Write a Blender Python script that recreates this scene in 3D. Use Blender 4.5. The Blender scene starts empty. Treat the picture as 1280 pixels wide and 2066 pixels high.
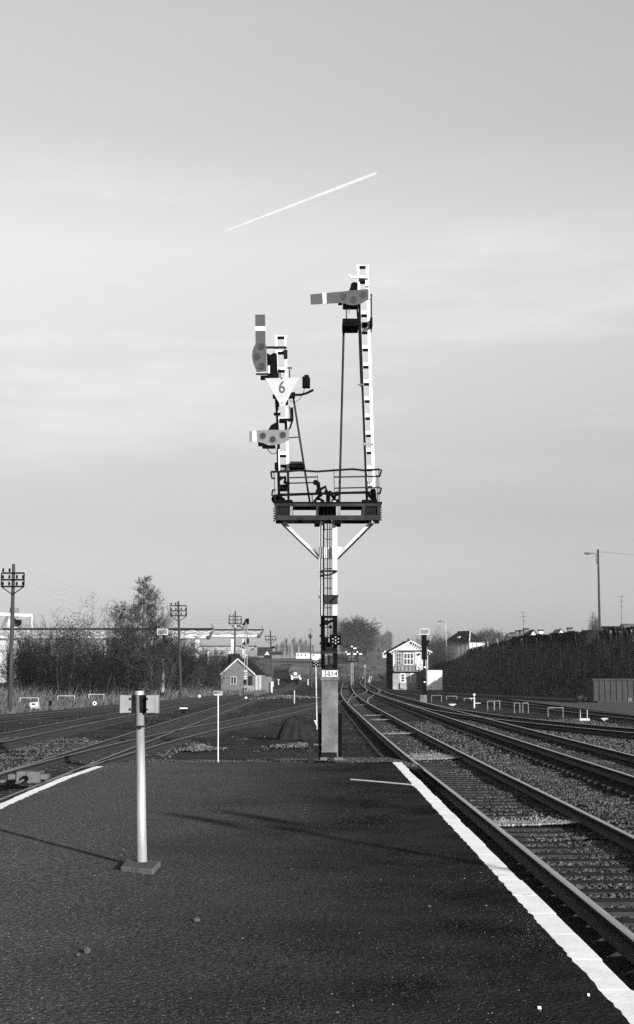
import bpy, math, random
import numpy as np
from mathutils import Vector, Matrix

random.seed(7)
sc = bpy.context.scene
COL = sc.collection
R = math.radians
V = Vector

# ------------------------------------------------------------------ camera
EYE, F, CX, CY, HOR = 1.6, 2900.0, 640.0, 1033.0, 1364.0
PITCH = math.atan((HOR - CY) / F)
cd = bpy.data.cameras.new('camera'); cam = bpy.data.objects.new('camera', cd); COL.objects.link(cam)
cd.sensor_fit = 'VERTICAL'; cd.sensor_height = 36.0; cd.sensor_width = 36.0
cd.lens = F * 36.0 / 2066.0
cd.clip_start = 0.1; cd.clip_end = 30000.0
cam.location = (0, 0, EYE); cam.rotation_euler = (R(90) + PITCH, 0, 0)
sc.camera = cam

# ------------------------------------------------------------------ light
SUN_EL = R(14)
SH = V((-0.52, 0.854, 0)).normalized()          # the way shadows fall on the ground
TOSUN = V((-SH.x * math.cos(SUN_EL), -SH.y * math.cos(SUN_EL), math.sin(SUN_EL)))
w = bpy.data.worlds.new('World'); sc.world = w; w.use_nodes = True
nt = w.node_tree; N = nt.nodes; L = nt.links
for n in list(N): N.remove(n)
out = N.new('ShaderNodeOutputWorld'); bg = N.new('ShaderNodeBackground')
sky = N.new('ShaderNodeTexSky'); sky.sky_type = 'NISHITA'; sky.sun_disc = False
sky.sun_elevation = SUN_EL; sky.sun_rotation = math.atan2(TOSUN.x, TOSUN.y)
sky.air_density = 1.0; sky.dust_density = 1.5; sky.ozone_density = 1.0
bw = N.new('ShaderNodeRGBToBW'); L.new(sky.outputs[0], bw.inputs[0])
tc = N.new('ShaderNodeTexCoord'); sp = N.new('ShaderNodeSeparateXYZ'); L.new(tc.outputs['Generated'], sp.inputs[0])
# even out the sky's own gradient with height, the same all the way round
gr = N.new('ShaderNodeValToRGB'); L.new(sp.outputs['Z'], gr.inputs[0])
SKYRAMP = [(0.0, 0.48), (0.039, 0.45), (0.108, 0.436), (0.158, 0.54), (0.208, 0.69), (0.29, 0.95), (0.365, 0.92), (0.435, 1.0), (0.6, 0.8), (1.0, 0.4)]
while len(gr.color_ramp.elements) < len(SKYRAMP): gr.color_ramp.elements.new(0.5)
for e, (p, v) in zip(gr.color_ramp.elements, SKYRAMP): e.position = p; e.color = (v, v, v, 1)
mu = N.new('ShaderNodeMath'); mu.operation = 'MULTIPLY'; L.new(bw.outputs[0], mu.inputs[0]); L.new(gr.outputs[0], mu.inputs[1])
# thin wisps of high cloud
mp = N.new('ShaderNodeMapping'); mp.inputs['Scale'].default_value = (2.6, 2.6, 15.0); mp.inputs['Rotation'].default_value = (0, R(3), 0)
L.new(tc.outputs['Generated'], mp.inputs[0])
nz = N.new('ShaderNodeTexNoise'); nz.inputs['Scale'].default_value = 1.7; nz.inputs['Detail'].default_value = 7; nz.inputs['Roughness'].default_value = 0.55
L.new(mp.outputs[0], nz.inputs['Vector'])
cr = N.new('ShaderNodeValToRGB'); cr.color_ramp.elements[0].position = 0.50; cr.color_ramp.elements[1].position = 0.80
cr.color_ramp.elements[0].color = (0, 0, 0, 1); cr.color_ramp.elements[1].color = (1, 1, 1, 1); L.new(nz.outputs['Fac'], cr.inputs[0])
belt = N.new('ShaderNodeValToRGB'); L.new(sp.outputs['Z'], belt.inputs[0])
while len(belt.color_ramp.elements) < 4: belt.color_ramp.elements.new(0.5)
for e, (p, v) in zip(belt.color_ramp.elements, ((0.10, 0.15), (0.19, 1.0), (0.27, 1.0), (0.36, 0.12))): e.position = p; e.color = (v, v, v, 1)
cb = N.new('ShaderNodeMath'); cb.operation = 'MULTIPLY'; L.new(cr.outputs[0], cb.inputs[0]); L.new(belt.outputs[0], cb.inputs[1])
cm = N.new('ShaderNodeMath'); cm.operation = 'MULTIPLY_ADD'; L.new(cb.outputs[0], cm.inputs[0]); cm.inputs[1].default_value = 0.20; cm.inputs[2].default_value = 0.975
m2 = N.new('ShaderNodeMath'); m2.operation = 'MULTIPLY'; L.new(mu.outputs[0], m2.inputs[0]); L.new(cm.outputs[0], m2.inputs[1])
L.new(m2.outputs[0], bg.inputs['Color']); bg.inputs['Strength'].default_value = 0.15
L.new(bg.outputs[0], out.inputs[0])
sl = bpy.data.lights.new('sun', 'SUN'); so = bpy.data.objects.new('sun', sl); COL.objects.link(so)
sl.energy = 5.0; sl.angle = R(0.5); sl.color = (1, 1, 1)
so.rotation_euler = TOSUN.to_track_quat('Z', 'Y').to_euler(); so.location = (60, -80, 60)
vs = sc.view_settings; vs.view_transform = 'Standard'; vs.look = 'None'; vs.gamma = 1.0; vs.exposure = 0.9; vs.use_curve_mapping = False
sc.render.engine = 'CYCLES'; sc.cycles.use_denoising = False
sc.cycles.max_bounces = 6; sc.cycles.diffuse_bounces = 3; sc.cycles.transparent_max_bounces = 8; sc.cycles.volume_bounces = 0

# ------------------------------------------------------------------ helpers
def at(px, py, Y):
    """the point at depth Y seen at a pixel of the 1280x2066 photograph"""
    dx, dy = (px - CX) / F, (CY - py) / F
    t = Y / (math.cos(PITCH) - dy * math.sin(PITCH))
    return V((dx * t, Y, EYE + t * (math.sin(PITCH) + dy * math.cos(PITCH))))
def gnd(px, py, z):
    """the point on the level z seen at a pixel"""
    dx, dy = (px - CX) / F, (CY - py) / F
    d = V((dx, math.cos(PITCH) - dy * math.sin(PITCH), math.sin(PITCH) + dy * math.cos(PITCH)))
    t = (z - EYE) / d.z
    return V((d.x * t, d.y * t, z))

ORG = {}
class MB:
    def __init__(s): s.v = []; s.f = []
    def box(s, c, d, rot=None):
        c = V(c); n = len(s.v); hx, hy, hz = d[0] / 2, d[1] / 2, d[2] / 2
        for x, y, z in ((-1,-1,-1),(1,-1,-1),(1,1,-1),(-1,1,-1),(-1,-1,1),(1,-1,1),(1,1,1),(-1,1,1)):
            p = V((x * hx, y * hy, z * hz))
            if rot is not None: p = rot @ p
            s.v.append(c + p)
        for q in ((0,3,2,1),(4,5,6,7),(0,1,5,4),(1,2,6,5),(2,3,7,6),(3,0,4,7)): s.f.append([n + i for i in q])
        return s
    def span(s, x0, x1, y0, y1, z0, z1):
        return s.box(((x0+x1)/2, (y0+y1)/2, (z0+z1)/2), (abs(x1-x0), abs(y1-y0), abs(z1-z0)))
    def bar(s, p, q, wd, h=None, up=(0,0,1)):
        p, q = V(p), V(q); h = wd if h is None else h
        d = q - p; l = d.length
        if l < 1e-6: return s
        d.normalize(); u = V(up)
        if abs(d.dot(u)) > 0.98: u = V((0, 1, 0)) if abs(d.y) < 0.9 else V((1, 0, 0))
        sd = d.cross(u).normalized(); u = sd.cross(d)
        return s.box((p + q) / 2, (wd, l, h), Matrix((sd, d, u)).transposed())
    def tube(s, pts, r, n=8, cap=True):
        pts = [V(p) for p in pts]; rs = r if isinstance(r, (list, tuple)) else [r] * len(pts); b = len(s.v); side = None
        for i, p in enumerate(pts):
            d = (pts[min(i+1, len(pts)-1)] - pts[max(i-1, 0)])
            d = d.normalized() if d.length > 1e-9 else V((0,0,1))
            if side is None:
                a = V((0,0,1)) if abs(d.z) < 0.9 else V((0,1,0)); side = d.cross(a).normalized()
            side = (side - d * side.dot(d)).normalized(); up = side.cross(d)
            for k in range(n):
                t = 2 * math.pi * k / n
                s.v.append(p + (side * math.cos(t) + up * math.sin(t)) * rs[i])
        for i in range(len(pts) - 1):
            for k in range(n):
                a, c = b + i*n + k, b + i*n + (k+1) % n
                s.f.append([a, c, c + n, a + n])
        if cap:
            s.f.append([b + k for k in range(n)]); s.f.append([b + (len(pts)-1)*n + k for k in range(n)][::-1])
        return s
    def prism(s, poly, dv):
        """extrude a flat polygon of 3-D points by the vector dv"""
        n = len(s.v); k = len(poly); dv = V(dv)
        s.v += [V(p) for p in poly] + [V(p) + dv for p in poly]
        s.f.append(list(range(n, n + k))[::-1]); s.f.append(list(range(n + k, n + 2*k)))
        for i in range(k): j = (i+1) % k; s.f.append([n+i, n+j, n+k+j, n+k+i])
        return s
    def quad(s, a, b, c, d):
        n = len(s.v); s.v += [V(a), V(b), V(c), V(d)]; s.f.append([n, n+1, n+2, n+3]); return s
    def ball(s, c, r, n=8, m=5, sc=(1,1,1)):
        c = V(c); b = len(s.v)
        for i in range(m + 1):
            ph = math.pi * i / m
            for k in range(n):
                t = 2 * math.pi * k / n
                s.v.append(c + V((r*sc[0]*math.sin(ph)*math.cos(t), r*sc[1]*math.sin(ph)*math.sin(t), r*sc[2]*math.cos(ph))))
        for i in range(m):
            for k in range(n):
                s.f.append([b+i*n+k, b+(i+1)*n+k, b+(i+1)*n+(k+1) % n, b+i*n+(k+1) % n])
        return s
    def build(s, name, mat, parent=None, loc=None, smooth=False, bevel=0.0):
        org = ORG.get(parent.name, V((0,0,0))) if parent is not None else (V(loc) if loc is not None else V((0,0,0)))
        me = bpy.data.meshes.new(name)
        me.from_pydata([tuple(p - org) for p in s.v], [], s.f); me.validate(); me.update()
        return link(name, me, mat, parent, org, smooth, bevel)
def link(name, me, mat, parent=None, org=V((0,0,0)), smooth=False, bevel=0.0):
    for m in (mat if isinstance(mat, (list, tuple)) else [mat]): me.materials.append(m)
    o = bpy.data.objects.new(name, me); COL.objects.link(o)
    if parent is not None: o.parent = parent
    else: o.location = org
    ORG[o.name] = V(org)
    if smooth: me.polygons.foreach_set('use_smooth', [True] * len(me.polygons))
    if bevel:
        md = o.modifiers.new('bevel', 'BEVEL'); md.width = bevel; md.segments = 2; md.limit_method = 'ANGLE'
    return o
def tag(o, label=None, cat=None, group=None, kind=None):
    if label: o['label'] = label
    if cat: o['category'] = cat
    if group: o['group'] = group
    if kind: o['kind'] = kind
    return o
def thing(name, label, cat, loc=(0,0,0), rz=0.0, group=None, local=False):
    o = bpy.data.objects.new(name, None); COL.objects.link(o); o.location = loc; o.rotation_euler = (0, 0, rz)
    o.empty_display_size = 0.2
    ORG[o.name] = V((0,0,0)) if (local or rz) else V(loc)
    return tag(o, label, cat, group)
def copy_tree(o, parent=None):
    c = o.copy(); COL.objects.link(c); c.parent = parent
    if parent is not None: c.matrix_parent_inverse = o.matrix_parent_inverse.copy()
    for ch in [x for x in CH.get(o.name, [])]: copy_tree(ch, c)
    return c
CH = {}
def index_children():
    CH.clear()
    for o in bpy.data.objects:
        if o.parent is not None: CH.setdefault(o.parent.name, []).append(o)
def fast_mesh(name, verts, faces):
    """verts (n,3), faces (m,k) arrays"""
    me = bpy.data.meshes.new(name); nv, (nf, k) = len(verts), faces.shape
    me.vertices.add(nv); me.vertices.foreach_set('co', np.ascontiguousarray(verts, dtype=np.float32).ravel())
    me.loops.add(nf * k); me.loops.foreach_set('vertex_index', np.ascontiguousarray(faces, dtype=np.int32).ravel())
    me.polygons.add(nf); me.polygons.foreach_set('loop_start', np.arange(0, nf*k, k, dtype=np.int32))
    try: me.polygons.foreach_set('loop_total', np.full(nf, k, dtype=np.int32))
    except Exception: pass
    me.update(calc_edges=True)
    return me

# ------------------------------------------------------------------ materials (a black-and-white film: every tone is a grey)
def mat(name, v, rough=0.85, var=0.25, scale=6.0, bump=0.0, bscale=None, metal=0.0, stain=0.0, stv=0.05, stretch=(1,1,1), spec=0.12, attr=None, dots=0.0, wet=0.0):
    m = bpy.data.materials.new(name); m.use_nodes = True; nt = m.node_tree; n = nt.nodes; l = nt.links
    b = n['Principled BSDF']; b.inputs['Roughness'].default_value = rough; b.inputs['Metallic'].default_value = metal
    b.inputs['Specular IOR Level'].default_value = spec if rough < 0.79 else 0.0
    t = n.new('ShaderNodeTexCoord'); oi = n.new('ShaderNodeObjectInfo')
    ad = n.new('ShaderNodeVectorMath'); ad.operation = 'MULTIPLY_ADD'
    l.new(oi.outputs['Random'], ad.inputs[0]); ad.inputs[1].default_value = (37, 17, 53); l.new(t.outputs['Object'], ad.inputs[2])
    mp = n.new('ShaderNodeMapping'); mp.inputs['Scale'].default_value = stretch; l.new(ad.outputs[0], mp.inputs[0])
    z = n.new('ShaderNodeTexNoise'); z.inputs['Scale'].default_value = scale; z.inputs['Detail'].default_value = 8; z.inputs['Roughness'].default_value = 0.65
    l.new(mp.outputs[0], z.inputs['Vector'])
    r = n.new('ShaderNodeValToRGB'); a, c = max(0, v * (1 - var)), min(0.95, v * (1 + var))
    r.color_ramp.elements[0].position = 0.30; r.color_ramp.elements[0].color = (a, a, a, 1)
    r.color_ramp.elements[1].position = 0.70; r.color_ramp.elements[1].color = (c, c, c, 1)
    l.new(z.outputs['Fac'], r.inputs[0]); col = r.outputs[0]
    def mix(fac, base, val):
        x = n.new('ShaderNodeMix'); x.data_type = 'RGBA'; l.new(fac, x.inputs['Factor']); l.new(base, x.inputs['A'])
        x.inputs['B'].default_value = (val, val, val, 1); return x.outputs['Result']
    if stain > 0:
        z2 = n.new('ShaderNodeTexNoise'); z2.inputs['Scale'].default_value = scale * 0.6; z2.inputs['Detail'].default_value = 10; z2.inputs['Roughness'].default_value = 0.7
        l.new(mp.outputs[0], z2.inputs['Vector'])
        r2 = n.new('ShaderNodeValToRGB'); r2.color_ramp.elements[0].position = 0.66 - 0.3 * stain; r2.color_ramp.elements[1].position = 0.80 - 0.25 * stain
        l.new(z2.outputs['Fac'], r2.inputs[0]); col = mix(r2.outputs[0], col, stv)
    if dots > 0:
        vo = n.new('ShaderNodeTexNoise'); vo.inputs['Scale'].default_value = dots; vo.inputs['Detail'].default_value = 2
        l.new(t.outputs['Object'], vo.inputs['Vector'])
        r3 = n.new('ShaderNodeValToRGB'); r3.color_ramp.elements[0].position = 0.64; r3.color_ramp.elements[1].position = 0.74
        l.new(vo.outputs['Fac'], r3.inputs[0]); col = mix(r3.outputs[0], col, min(0.9, v * 3.2))
    if attr:
        at_ = n.new('ShaderNodeAttribute'); at_.attribute_name = attr
        mm = n.new('ShaderNodeMix'); mm.data_type = 'RGBA'; mm.blend_type = 'MULTIPLY'; mm.inputs['Factor'].default_value = 1.0
        l.new(col, mm.inputs['A']); l.new(at_.outputs['Fac'], mm.inputs['B']); col = mm.outputs['Result']
    l.new(col, b.inputs['Base Color'])
    if bump > 0:
        z3 = n.new('ShaderNodeTexNoise'); z3.inputs['Scale'].default_value = bscale or scale * 6; z3.inputs['Detail'].default_value = 6
        l.new(t.outputs['Object'], z3.inputs['Vector'])
        bp = n.new('ShaderNodeBump'); bp.inputs['Strength'].default_value = 1.0; bp.inputs['Distance'].default_value = bump
        l.new(z3.outputs['Fac'], bp.inputs['Height']); l.new(bp.outputs[0], b.inputs['Normal'])
    return m
M = {}
def painted_sun_left(m, v):
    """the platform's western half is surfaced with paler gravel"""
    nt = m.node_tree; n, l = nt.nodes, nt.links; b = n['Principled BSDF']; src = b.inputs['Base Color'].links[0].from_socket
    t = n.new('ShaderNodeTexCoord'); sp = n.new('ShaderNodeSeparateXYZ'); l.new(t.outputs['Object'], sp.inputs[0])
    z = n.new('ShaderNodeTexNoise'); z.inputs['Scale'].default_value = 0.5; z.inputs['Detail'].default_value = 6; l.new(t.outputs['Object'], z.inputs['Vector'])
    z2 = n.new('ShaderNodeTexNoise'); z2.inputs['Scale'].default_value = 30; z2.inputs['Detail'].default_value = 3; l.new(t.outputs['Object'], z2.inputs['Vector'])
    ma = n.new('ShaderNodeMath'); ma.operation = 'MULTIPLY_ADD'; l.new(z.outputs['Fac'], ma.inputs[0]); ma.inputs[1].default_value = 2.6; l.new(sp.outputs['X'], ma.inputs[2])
    mr = n.new('ShaderNodeMapRange'); mr.inputs['From Min'].default_value = 2.1; mr.inputs['From Max'].default_value = -1.2; l.new(ma.outputs[0], mr.inputs['Value'])  # painted-in sunlight, fading from the left side to the right
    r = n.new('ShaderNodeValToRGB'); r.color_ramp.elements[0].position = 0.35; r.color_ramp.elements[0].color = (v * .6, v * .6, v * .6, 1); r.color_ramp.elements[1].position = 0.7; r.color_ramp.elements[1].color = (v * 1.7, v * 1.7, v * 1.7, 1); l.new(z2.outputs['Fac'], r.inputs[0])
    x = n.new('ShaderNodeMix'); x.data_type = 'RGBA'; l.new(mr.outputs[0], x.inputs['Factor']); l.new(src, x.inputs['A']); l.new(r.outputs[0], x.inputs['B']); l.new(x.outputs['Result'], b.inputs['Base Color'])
M['asphalt'] = mat('asphalt', 0.017, 0.9, 0.75, 1.1, stain=0.45, stv=0.026, bump=0.022, bscale=34, dots=24)
painted_sun_left(M['asphalt'], 0.066)
M['coping'] = mat('coping_paint', 0.74, 0.7, 0.12, 5, stain=0.24, stv=0.20, bump=0.002, bscale=30)
M['ground'] = mat('ground', 0.034, 0.95, 0.55, 0.35, bump=0.05, bscale=9, dots=7)
M['ballast'] = mat('ballast', 0.05, 0.9, 0.5, 3, attr='rnd')
M['palestone'] = mat('pale_gravel', 0.19, 0.9, 0.3, 9, attr='rnd')
M['chip'] = mat('chippings', 0.024, 0.9, 0.5, 0.6, attr='rnd')
painted_sun_left(M['chip'], 0.078)
M['grit'] = mat('grit', 0.07, 0.9, 0.3, 9, attr='rnd')
M['sleeper'] = mat('sleeper', 0.028, 0.9, 0.45, 3, bump=0.006, bscale=40, stretch=(1, 6, 1))
M['rust'] = mat('rail_side', 0.022, 0.75, 0.4, 12)
M['steel'] = mat('rail_head', 0.4, 0.42, 0.15, 3, metal=0.85, stretch=(8, 0.5, 1))
M['dullsteel'] = mat('dull_rail_head', 0.16, 0.5, 0.3, 3, metal=0.6, stretch=(8, 0.5, 1))
M['white'] = mat('white_paint', 0.5, 0.55, 0.08, 5, stain=0.22, stv=0.18, stretch=(1, 1, 0.35))
M['faceplate'] = mat('plate_enamel', 0.36, 0.6, 0.05, 4)
M['dingy'] = mat('dingy_white', 0.16, 0.7, 0.4, 3, stain=0.35, stv=0.04)
M['faded'] = mat('faded_white', 0.34, 0.7, 0.3, 3, stain=0.3, stv=0.1)
M['whiteclean'] = mat('clean_white_paint', 0.5, 0.55, 0.06, 4)
M['dirtywhite'] = mat('grimy_white_paint', 0.17, 0.7, 0.4, 5, stain=0.55, stv=0.05, stretch=(1, 1, 0.3))
M['black'] = mat('black_iron', 0.004, 0.8, 0.4, 8, spec=0.02)
M['iron'] = mat('dark_iron', 0.01, 0.8, 0.5, 8, stain=0.15, stv=0.05, spec=0.04)
M['grimyiron'] = mat('worn_iron', 0.018, 0.7, 0.7, 5, stain=0.35, stv=0.015, stretch=(1, 1, 0.5), spec=0.05)
M['arm'] = mat('red_enamel', 0.048, 0.4, 0.12, 7)
M['armpale'] = mat('yellow_enamel', 0.12, 0.4, 0.12, 7)
M['lens'] = mat('tinted_lens', 0.01, 0.25, 0.2, 9, spec=0.5)
M['triangle'] = mat('sign_enamel', 0.30, 0.5, 0.08, 6, stain=0.05, stv=0.3)
M['figure'] = mat('sign_figure', 0.055, 0.6, 0.15, 6)
M['concrete'] = mat('concrete', 0.095, 0.9, 0.4, 4, stain=0.45, stv=0.055, bump=0.003, bscale=60, stretch=(1, 1, 0.6))
M['slab'] = mat('rough_concrete', 0.085, 0.9, 0.3, 6, bump=0.008, bscale=30)
M['galv'] = mat('galvanised_steel', 0.33, 0.5, 0.2, 6, metal=0.45, stretch=(3, 3, 0.4), stain=0.12, stv=0.14)
M['boxpaint'] = mat('loudspeaker_paint', 0.17, 0.5, 0.15, 9, stain=0.12, stv=0.12)
M['cable'] = mat('cable', 0.02, 0.6, 0.2, 9)
M['wood'] = mat('weathered_pole', 0.032, 0.85, 0.5, 2, stretch=(8, 8, 0.4), stain=0.2, stv=0.11)
M['twig'] = mat('twigs', 0.034, 0.9, 0.4, 1.5)
M['twigdark'] = mat('dark_twigs', 0.011, 0.9, 0.4, 1.5)
M['twigpale'] = mat('pale_twigs', 0.13, 0.9, 0.4, 1.5)
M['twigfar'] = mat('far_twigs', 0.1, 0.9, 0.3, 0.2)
M['bark'] = mat('bark', 0.07, 0.9, 0.5, 4, stretch=(4, 4, 0.6))
M['leaf'] = mat('evergreen_leaves', 0.05, 0.6, 0.5, 1.3)
M['hedge'] = mat('hedge_leaves', 0.003, 0.8, 0.6, 1.0)
M['grass'] = mat('dry_grass', 0.06, 0.95, 0.5, 0.7, attr='rnd')
M['scrub'] = mat('dead_scrub', 0.075, 0.95, 0.5, 0.5, attr='rnd')
M['bank'] = mat('bank_soil', 0.022, 0.95, 0.5, 0.5, bump=0.1, bscale=3)
M['field'] = mat('field', 0.085, 0.95, 0.35, 0.03)
M['brick'] = mat('brick', 0.1, 0.9, 0.45, 9, bump=0.01, bscale=20)
M['roof'] = mat('slate', 0.012, 0.8, 0.4, 3)
M['tile'] = mat('roof_tile', 0.012, 0.8, 0.5, 5)
M['render'] = mat('white_render', 0.42, 0.8, 0.1, 2, stain=0.12, stv=0.3)
M['grimy'] = mat('grimy_render', 0.2, 0.85, 0.35, 1.4, stain=0.25, stv=0.14)
M['timber'] = mat('dark_timber', 0.016, 0.85, 0.4, 4)
M['midtimber'] = mat('grey_timber', 0.12, 0.85, 0.4, 4, stretch=(6, 6, 0.5), stain=0.3, stv=0.04)
M['cranewhite'] = mat('crane_paint', 0.34, 0.6, 0.1, 0.8, stain=0.12, stv=0.3)
M['cranegrey'] = mat('crane_grey', 0.1, 0.6, 0.2, 0.8)
M['glass'] = mat('window_glass', 0.012, 0.08, 0.2, 1, spec=0.6)
M['tarp'] = mat('tarpaulin', 0.015, 0.85, 0.3, 5)
M['loco'] = mat('locomotive_paint', 0.02, 0.45, 0.2, 1.5)
M['locopale'] = mat('locomotive_stripe', 0.24, 0.4, 0.1, 2)
M['container'] = mat('shaded_container_paint', 0.028, 0.7, 0.4, 1.5, stain=0.3, stv=0.03)  # the bank's shade on the container is put into this darker colour
M['farwhite'] = mat('far_render', 0.36, 0.8, 0.06, 0.5)
M['stone'] = mat('stone', 0.06, 0.9, 0.3, 12, bump=0.004, bscale=60)
M['paper'] = mat('litter', 0.75, 0.8, 0.05, 10)

# ------------------------------------------------------------------ lie of the land
ZR = ([-60, -18, -11, -6.4, 3.1, 6.45, 12, 30], [-0.45, -0.42, -0.50, -0.55, -0.35, -0.18, -0.15, -0.15])
def zfar(y):
    y = np.asarray(y, float)
    return np.interp(y, [-500, 150, 380, 520, 720, 1000, 6000], [0, 0, 0.69, 4.2, 11.0, 14.0, 16.0])
def zrail(x, y): return np.interp(x, *ZR) + zfar(y)
def zg(x, y):
    x = np.asarray(x, float); y = np.asarray(y, float)
    z = np.interp(x, *ZR) - 0.185 + zfar(y)
    bank = np.interp(x, [-34, -21], [1.0, 0.0]) * np.interp(y, [60, 115], [0, 1])
    return z + bank
def zgf(x, y): return float(zg(x, y))
def noise2(x, y, s, seed=0):
    x = np.asarray(x) / s; y = np.asarray(y) / s; k = seed * 1.7
    return (np.sin(1.7*x + 2.3*y + k) + np.sin(2.9*x - 1.1*y + 2*k) + np.sin(-0.8*x + 3.7*y + 3*k) + np.sin(4.3*x + 1.9*y + k*0.5)) / 4
def grid(name, xs, ys, zf, m):
    X, Y = np.meshgrid(np.array(xs), np.array(ys)); Z = zf(X, Y)
    nx, ny = len(xs), len(ys); v = np.stack([X, Y, Z], -1).reshape(-1, 3)
    i, j = np.meshgrid(np.arange(nx - 1), np.arange(ny - 1)); a = (j * nx + i).ravel()
    f = np.stack([a, a + 1, a + nx + 1, a + nx], -1)
    me = fast_mesh(name, v, f); me.polygons.foreach_set('use_smooth', [True] * len(me.polygons))
    return link(name, me, m)
xs = sorted(set([-3000, -1500, -800, -400, -200, -120, -80, -60, -50] + list(np.arange(-42, 42.1, 0.7)) + [50, 65, 90, 130, 200, 400, 800, 1500, 3000]))
ys = sorted(set([-400, -150, -60, -20] + list(np.arange(-8, 60, 0.6)) + list(np.arange(60, 160, 2.0)) + list(np.arange(160, 420, 10.0)) + list(np.arange(420, 1100, 25.0)) + [1200, 1500, 2000, 3000, 5000, 9000]))
def zground(X, Y):
    near = np.clip((160 - Y) / 60, 0, 1) * np.clip((45 - np.abs(X)) / 5, 0, 1)
    under = ((X > -4.6) & (X < 1.9) & (Y < 28.0))
    z = zg(X, Y) + near * (0.035 * noise2(X, Y, 1.3, 1) + 0.02 * noise2(X, Y, 0.5, 4)) - 0.02
    return np.where(under, z - 0.3, z)
tag(grid('ground', xs, ys, zground, M['ground']), 'dark cindery railway yard ground', kind='structure')

# the far field on the rising land
def sheet(name, pts, m, dz=0.0, label=None):
    b = MB(); b.v = [V(p) + V((0, 0, dz)) for p in pts]; b.f = [list(range(len(pts)))]
    return tag(b.build(name, m), label, kind='structure')
fx = np.arange(-260, 261, 20.0); fy = np.arange(470, 1001, 15.0)
tag(grid('field', fx, fy, lambda X, Y: zg(X, Y) + 0.05 + 0.15 * noise2(X, Y, 60, 2), M['field']), 'pale open field on the rise beyond the line', kind='structure')

# ------------------------------------------------------------------ platform
PL_END = 27.2
def redge(y): return np.interp(y, [-10, 7.3, 17, 27.2], [1.64, 1.62, 1.60, 1.575])
def ledge(y): return np.interp(y, [-10, 12, 18.1, 20, 23.1, 25.6, 27.2], [-3.75, -3.88, -4.0, -4.03, -4.05, -3.97, -3.9])
rng = np.random.default_rng(3)
yy = np.arange(-8, PL_END + 0.01, 0.08)
jr = 0.006 * rng.standard_normal(len(yy)) ; jl = 0.008 * rng.standard_normal(len(yy))
def ptop(X, Y): return 0.004 + 0.012 * noise2(X, Y, 2.6, 3) + 0.006 * noise2(X, Y, 0.8, 5)
nxp = 40; vv = []; 
for i, y in enumerate(yy):
    a = ledge(y) + 0.17 + jl[i]; c = redge(y) - 0.172 + jr[i]
    if y > 25.95: a = ledge(y) + 0.01
    for k in range(nxp):
        x = a + (c - a) * k / (nxp - 1); e = min(k, nxp - 1 - k)
        z = float(ptop(x, y)) if e > 1 else 0.006
        vv.append((x, y, z))
vv = np.array(vv); i, j = np.meshgrid(np.arange(nxp - 1), np.arange(len(yy) - 1)); a = (j * nxp + i).ravel()
me = fast_mesh('platform', vv, np.stack([a, a + 1, a + nxp + 1, a + nxp], -1)); me.polygons.foreach_set('use_smooth', [True] * len(me.polygons))
platform = tag(link('platform', me, M['asphalt']), 'dark asphalt station platform with white edges', kind='structure')
# the solid under the sheet
b = MB(); prof = [(ledge(y) + 0.06, y) for y in np.linspace(-8, PL_END, 30)] + [(redge(y) - 0.06, y) for y in np.linspace(PL_END, -8, 30)]
b.prism([(x, y, -0.95) for x, y in prof], (0, 0, 0.93)); b.build('platform_wall', M['slab'], platform)
def coping_row(edge, sgn, y0, y1, wd):
    y = y0; k = 0
    while y < y1 - 0.1:
        l = 0.8; y2 = min(y + l, y1); j = random.uniform(-0.010, 0.010); g = 0.0015
        x1, x2 = float(edge(y)), float(edge(y2)); b = MB()
        o1, o2 = x1 + sgn * j, x2 + sgn * j
        h = random.uniform(-0.001, 0.001)
        b.prism([(o1, y + g, -0.14), (o2, y2 - g, -0.14), (o2 - sgn * wd, y2 - g, -0.14), (o1 - sgn * wd, y + g, -0.14)], (0, 0, 0.142 + h))
        b.build('coping_stone', M['coping'], platform, bevel=0.006)
        y = y2
coping_row(redge, 1, 2.0, PL_END, 0.21)
coping_row(ledge, -1, 9.0, 26.0, 0.19)
# gravel ramp off the platform's end
def zramp(X, Y):
    t = np.clip((Y - PL_END - 1.5) / 11.0, 0, 1)
    return (-0.07) * (1 - t) + t * (zg(X, Y) - 0.05) + 0.03 * noise2(X, Y, 0.8, 6) * np.clip(t * 6, 0, 1) - 0.10 * np.clip((np.abs(X + 1.0) - 2.2) / 1.2, 0, 2) * (1 - t)
tag(grid('gravel_ramp', np.arange(-4.6, 2.01, 0.15), np.arange(PL_END - 0.05, 40.0, 0.15), zramp, M['ground']), 'gravel ramp falling away from the platform end', kind='structure')

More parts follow.
